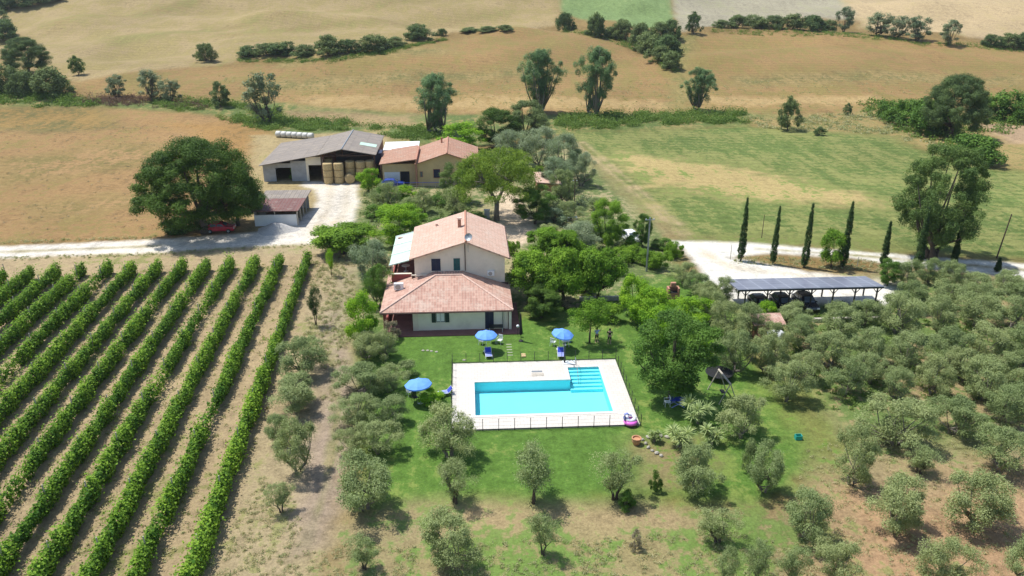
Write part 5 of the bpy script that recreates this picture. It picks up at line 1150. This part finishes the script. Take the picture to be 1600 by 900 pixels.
# yuccas
def yucca(px, py, w_, lab, seed):
    rs = np.random.RandomState(seed); p = G(px, py); e = empty('yucca_plant', p, lab, 'plant', 'yuccas in the rockery')
    r = w_/PR(*p)[2]/2; V = []; T_ = []
    for h in range(5):
        c = np.array((rs.uniform(-.5, .5)*r, rs.uniform(-.5, .5)*r, rs.uniform(.4, 1.3)*r))
        for k in range(75):
            d = rs.normal(size=3); d[2] = abs(d[2])*.8-.15; d /= np.linalg.norm(d); L = r*rs.uniform(.55, .85); s_ = np.cross(d, (0, 0, 1)); s_ /= np.linalg.norm(s_)+1e-6; wq = .045
            tip = c+d*L+np.array((0, 0, -.12*L)); V += [c, c+d*L*.5+s_*wq, tip, c+d*L*.5-s_*wq]; T_.append(rs.rand())
    o = bpy.data.objects.new('leaves', leaf_mesh('yucca_leaves', np.array(V), np.array(T_), LM['yucca'])); link(o, e)
    MB().tube([(0, 0, -.1), (0, 0, .7*r)], .12).build('stem', M['bark_pale'], e)
yucca(1090, 662, 50, 'largest yucca at the back of the rockery under the big tree', 1); yucca(1062, 698, 46, 'yucca at the left front of the rockery', 2); yucca(1112, 694, 42, 'yucca at the right of the rockery beside the dark shadow', 3); yucca(1022, 690, 22, 'small spiky plant on the rockery near the pot', 4)

# vineyard
VS = [(-21.5, 104.4), (-24.95, 104.3), (-28.0, 104), (-31.1, 103.7), (-34.0, 103.3), (-37.1, 103.7), (-40.1, 103.5), (-43.2, 103.2), (-46.3, 103.6), (-49.4, 103.2), (-52.4, 103), (-55.4, 102.6), (-58.4, 102.2), (-61.4, 102.2), (-64.5, 102)]
post0 = stem0 = None
for k, (xt, yt) in enumerate(VS):
    yt = yt-3.6-.14*k; xt = xt+.049*(3.6+.14*k)
    rs = np.random.RandomState(100+k); y0 = 37.5+rs.uniform(-.5, .5); L = yt-y0
    # left edge of the view cuts the outer rows
    yv = max(y0, (abs(xt)-26)/.56-6 if abs(xt) > 50 else y0); y0 = yv; L = yt-y0
    lab = '%s leafy green vine row counted from the dirt track' % ORD[k] if k else 'rightmost vine row, next to the dirt track olives'
    e = empty('vine_row', (xt+.049*(yt-y0)*1.0, y0, 0), lab, 'vine row', 'vine rows of the vineyard')
    n = int(L*520); t = rs.rand(n)*L; yy = t; 
    cl = vnoise(t/1.15+k*31, np.full(n, k*7.3)); cl2 = vnoise(t/.45+k*13, np.full(n, k*3.1)); gap = vnoise(t/3.2+k*5, np.full(n, 88.+k))
    keep = rs.rand(n) < np.clip((gap-.06)*7, .25, 1)*(.55+.45*cl2); t, cl, cl2, gap = t[keep], cl[keep], cl2[keep], gap[keep]; n = len(t)
    hgt = 1.2+.75*cl+.4*cl2; wid = .28+.30*cl+.18*cl2
    a = rs.uniform(0, 2*math.pi, n); rr = rs.uniform(.3, 1.05, n); zz = .95+np.sin(a)*(hgt-.75)*rr*.95; xx = np.cos(a)*wid*rr
    zz = np.clip(zz, .12, None); sp_ = rs.rand(n) < .08; zz[sp_] += rs.uniform(.1, .5, sp_.sum()); xx[sp_] *= 1.7
    xc = -.049*t+.12*(vnoise(t/2.5, np.full(n, 5.+k))-.5)*2-.0
    C_ = np.stack([xx+xc, yy[keep], zz], 1); N_ = np.stack([np.cos(a), rs.normal(size=n)*.3, np.sin(a)+.3], 1)
    N_[:, 2] += .2; V = leaf_quads(C_, N_, .19, .16, rs, .7); tint = np.clip(.75*(1-cl)+rs.uniform(-.2, .45, n), 0, 1)
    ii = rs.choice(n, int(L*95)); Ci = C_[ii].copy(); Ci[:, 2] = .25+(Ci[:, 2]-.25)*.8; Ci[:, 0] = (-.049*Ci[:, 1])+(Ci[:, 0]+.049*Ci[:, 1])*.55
    V = np.concatenate([V, leaf_quads(Ci, N_[ii], .34, .3, rs, .9)]); tint = np.concatenate([tint, rs.uniform(.85, 1, len(ii))])  # larger inner leaves tinted dark to paint the shade inside the row
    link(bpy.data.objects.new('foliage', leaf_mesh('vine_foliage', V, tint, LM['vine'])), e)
    for j in range(int(L/2.2)):
        yj = j*2.2+1.1+rs.uniform(-.3, .3)
        if stem0 is None: stem0 = MB().tube([(0, 0, -.05), (.06, 0, .5), (0, .05, .95)], [.045, .035, .03], 5).build('vine_stem', M['bark'], e); q = stem0
        else: q = stem0.copy(); sc.collection.objects.link(q); q.parent = e
        q.location = (-.049*yj, yj, 0); q.rotation_euler[2] = rs.uniform(0, 6)
    for j in range(int(L/6.5)+1):
        yj = j*6.5
        if post0 is None: post0 = MB().tube([(0, 0, -.2), (0, 0, 2.25)], .05, 6).build('post', M['wood_pale'], e); q = post0
        else: q = post0.copy(); sc.collection.objects.link(q); q.parent = e
        q.location = (-.049*yj, yj, 0)

# ------------------------------------------------------------------ ground cover nobody could count
def inside(poly, x, y):
    r = np.zeros(len(x), bool)
    for i in range(len(poly)):
        a, b = poly[i], poly[(i+1) % len(poly)]; c = ((a[1] > y) != (b[1] > y)); r ^= c & (x < (b[0]-a[0])*(y-a[1])/(b[1]-a[1]+1e-12)+a[0])
    return r
def cover(name, poly_px, nclump, rad, h, nl, L, Wd, mat, lab, cat, seed, dens=.35, up=.35):
    rs = np.random.RandomState(seed); P_ = np.array([G(*p)[:2] for p in poly_px]); lo_, hi = P_.min(0), P_.max(0); Vs = []; Ts = []; k = 0; it = 0
    while k < nclump and it < 60:
        it += 1; x = rs.uniform(lo_[0], hi[0], 400); y = rs.uniform(lo_[1], hi[1], 400); m = inside(P_, x, y) & (fbm(x/(rad*5)+seed, y/(rad*5), 3) > dens+rs.rand(400)*.15)
        for cx, cy in zip(x[m], y[m]):
            if k >= nclump: break
            r = rad*rs.uniform(.5, 1.4); d = rs.normal(size=(nl, 3)); d[:, 2] = abs(d[:, 2])*up*2; d /= np.linalg.norm(d, axis=1)[:, None]
            q = d*(r*rs.uniform(.3, 1.05, nl))[:, None]; q[:, 2] *= h/rad; gx, gy = q[:, 0]+cx, q[:, 1]+cy; C_ = np.stack([gx, gy, q[:, 2]+hz(gx, gy)+.03], 1)
            Vs.append(leaf_quads(C_, d, L, Wd, rs, .8)); Ts.append(np.clip(rs.rand()*.6+rs.uniform(0, .45, nl), 0, 1)); k += 1
    o = bpy.data.objects.new(name, leaf_mesh(name, np.concatenate(Vs), np.concatenate(Ts), LM[mat])); link(o); tag(o, lab, cat, kind='stuff')
cover('bramble_bank', [(870, 180), (1160, 176), (1165, 192), (1000, 196), (900, 205), (870, 196)], 230, 1.8, 1.7, 130, .34, .24, 'bramble', 'green bramble bank along the valley below the two tall poplars', 'brambles', 5, .2)
cover('bramble_bank', [(430, 184), (560, 190), (660, 196), (700, 215), (640, 220), (560, 204), (470, 204)], 170, 1.7, 1.2, 110, .34, .22, 'bramble', 'rough green scrub in the valley behind the barn', 'scrub', 6, .3)
cover('bramble_bank', [(240, 148), (430, 168), (470, 195), (420, 205), (360, 190), (240, 165)], 190, 1.7, 1.2, 110, .34, .22, 'bramble', 'green scrub strip in the valley left of the barn', 'scrub', 7, .3)
cover('reed_bed', [(115, 148), (200, 150), (300, 158), (330, 172), (200, 168), (115, 160)], 130, 1.6, 1.6, 50, .8, .1, 'reed', 'rusty brown reeds along the valley bottom at the left', 'reeds', 8, .25)
cover('bramble_bank', [(-20, 146), (115, 150), (160, 165), (60, 168), (-20, 160)], 90, 1.8, 1.2, 50, .5, .3, 'bramble', 'low green scrub at the left edge of the valley', 'scrub', 9, .3)
cover('bramble_bank', [(1340, 150), (1500, 178), (1600, 190), (1600, 200), (1480, 232), (1400, 205), (1350, 175)], 120, 1.8, 1.6, 60, .5, .32, 'bramble', 'green scrub between the trees of the right edge clump', 'scrub', 10, .3)
cover('dry_bank_scrub', [(1160, 186), (1400, 172), (1440, 215), (1560, 262), (1600, 262), (1600, 275), (1500, 250), (1390, 212), (1200, 202)], 260, 1.2, .7, 35, .4, .2, 'grass', 'dry grassy scrub on the tan bank above the meadow', 'scrub', 11, .3)
cover('garden_undergrowth', [(575, 290), (740, 300), (760, 340), (700, 350), (640, 350), (590, 400), (560, 370)], 160, .8, .9, 60, .24, .15, 'olive', 'mixed low undergrowth between the two houses', 'undergrowth', 12, .3)
cover('garden_undergrowth', [(840, 300), (900, 290), (990, 375), (960, 400), (880, 360), (850, 340)], 130, .8, .9, 60, .26, .15, 'fargrey', 'mixed undergrowth right of the farm lane', 'undergrowth', 13, .35)
cover('dry_grass', [(490, 400), (556, 400), (545, 560), (530, 640), (505, 640), (500, 540), (470, 540)], 420, .4, .35, 30, .3, .04, 'grass', 'tall dry grass in the strip between last vine row and house', 'grass', 14, .3, .6)
cover('dry_grass', [(400, 740), (470, 780), (470, 860), (560, 850), (700, 850), (1180, 830), (1300, 900), (330, 905)], 700, .3, .16, 22, .2, .035, 'grass', 'tufts of dry grass along the bottom of the view', 'grass', 15, .35, .6)
cover('dry_grass', [(1250, 700), (1600, 640), (1600, 900), (1250, 900)], 700, .3, .16, 22, .2, .035, 'grass', 'tufts of dry grass among the lower right olives', 'grass', 16, .35, .6)
cover('weeds', [(1140, 480), (1400, 470), (1600, 480), (1600, 640), (1300, 640), (1230, 560)], 620, .42, .3, 30, .24, .1, 'bramble', 'green weeds under the grove olives below the carport', 'weeds', 17, .35, .5)
cover('weeds', [(60, 430), (480, 410), (420, 640), (330, 900), (0, 900), (0, 560)], 1100, .3, .16, 18, .2, .07, 'grass', 'sparse weeds and straw on the soil between vine rows', 'weeds', 18, .42, .5)
cover('weeds', [(-20, 403), (240, 395), (380, 386), (500, 381), (500, 385), (380, 391), (240, 400), (-20, 409)], 170, .3, .2, 22, .2, .05, 'grass', 'weeds creeping over the near edge of the left gravel road', 'weeds', 19, .2, .6)
cover('weeds', [(1145, 402), (1340, 405), (1400, 416), (1400, 428), (1290, 421), (1150, 411)], 200, .35, .25, 24, .22, .06, 'grass', 'dry weeds on the verge between road and parking area', 'weeds', 20, .2, .6)
cover('weeds', [(-60, 384), (245, 373), (245, 370), (-60, 380)], 90, .4, .35, 24, .25, .06, 'grass', 'dry weeds along the far edge of the left gravel road', 'weeds', 21, .2, .6)

row('shrub', 'green garden bush', 'below the flat-topped trees', 'bushes under the flat-topped trees', [(842, 420, 396, 40), (905, 432, 402, 44), (866, 446, 420, 40), (912, 462, 438, 42)], cat='shrub', leaf='bright2')
row('shrub', 'mixed garden bush', 'between the two houses', 'bushes between the two houses', [(588, 345, 318, 44), (600, 310, 288, 40), (650, 358, 332, 42), (686, 362, 338, 40), (745, 352, 330, 36), (690, 322, 300, 40)], cat='shrub', leaf='broad')
row('olive', 'grey-green bush', 'beside the farm lane', 'bushes beside the farm lane', [(852, 328, 296, 40), (890, 345, 312, 44), (915, 372, 338, 40), (860, 372, 348, 38), (932, 330, 306, 34)], cat='shrub', name='garden_shrub')
T('shrub', 984, 394, 366, 34, 'round green bush in front of the white car', cat='shrub', leaf='bright2')
cover('hedge_scrub', [(372, 92), (520, 93), (610, 76), (700, 58), (700, 62), (612, 84), (520, 99), (372, 97)], 260, 1.3, 1.0, 40, .36, .16, 'bramble', 'scrub and long grass at the foot of the upper left hill hedge', 'scrub', 22, .15)
cover('hedge_scrub', [(1110, 46), (1290, 50), (1440, 66), (1600, 78), (1600, 84), (1440, 72), (1290, 56), (1110, 52)], 260, 1.3, 1.0, 40, .36, .16, 'bramble', 'scrub and long grass at the foot of the upper right hedge', 'scrub', 23, .15)
cover('hedge_scrub', [(865, 50), (940, 60), (1000, 84), (1036, 112), (1052, 118), (1060, 108), (1060, 60), (1040, 50), (1000, 66), (930, 48)], 220, 1.6, 1.4, 60, .36, .2, 'bramble', 'undergrowth among the trees of the wedge clump at top centre', 'scrub', 24, .15)
cover('hedge_scrub', [(0, 150), (110, 158), (110, 150), (0, 142)], 80, 1.6, 1.4, 60, .36, .2, 'bramble', 'undergrowth below the clump of trees at the upper left', 'scrub', 25, .1)
cover('stubble_tufts', [(0, 190), (330, 200), (420, 215), (400, 300), (250, 360), (0, 372)], 380, .6, .25, 14, .3, .05, 'dryleaf', 'tufts of dry stalks standing in the tan field behind the oak', 'dry stalks', 26, .35, .6)
cover('stubble_tufts', [(300, 120), (860, 100), (1060, 130), (1600, 110), (1600, 160), (1060, 172), (430, 158)], 900, .7, .35, 14, .4, .08, 'grass', 'tufts of dry stalks on the tan hill field beyond the valley', 'dry stalks', 27, .4, .6)
# ------------------------------------------------------------------ the summer air
hm = bpy.data.materials.new('haze'); hm.use_nodes = True; hn = hm.node_tree; hn.nodes.remove(hn.nodes['Principled BSDF'])
pv = hn.nodes.new('ShaderNodeVolumePrincipled'); pv.inputs['Color'].default_value = (.82, .9, 1, 1); pv.inputs['Density'].default_value = .00009; pv.inputs['Anisotropy'].default_value = .2
hn.links.new(pv.outputs[0], hn.nodes['Material Output'].inputs['Volume'])
zl_ = float(Z.min())-1; zh_ = max(float(Z.max())+25, 60)
hb_ = MB().box(-1650, 1650, -600, 1650, zl_, zh_).build('haze', hm); hb_['kind'] = 'stuff'; hb_['label'] = 'thin pale summer haze over the farm and hills'; hb_['category'] = 'haze'
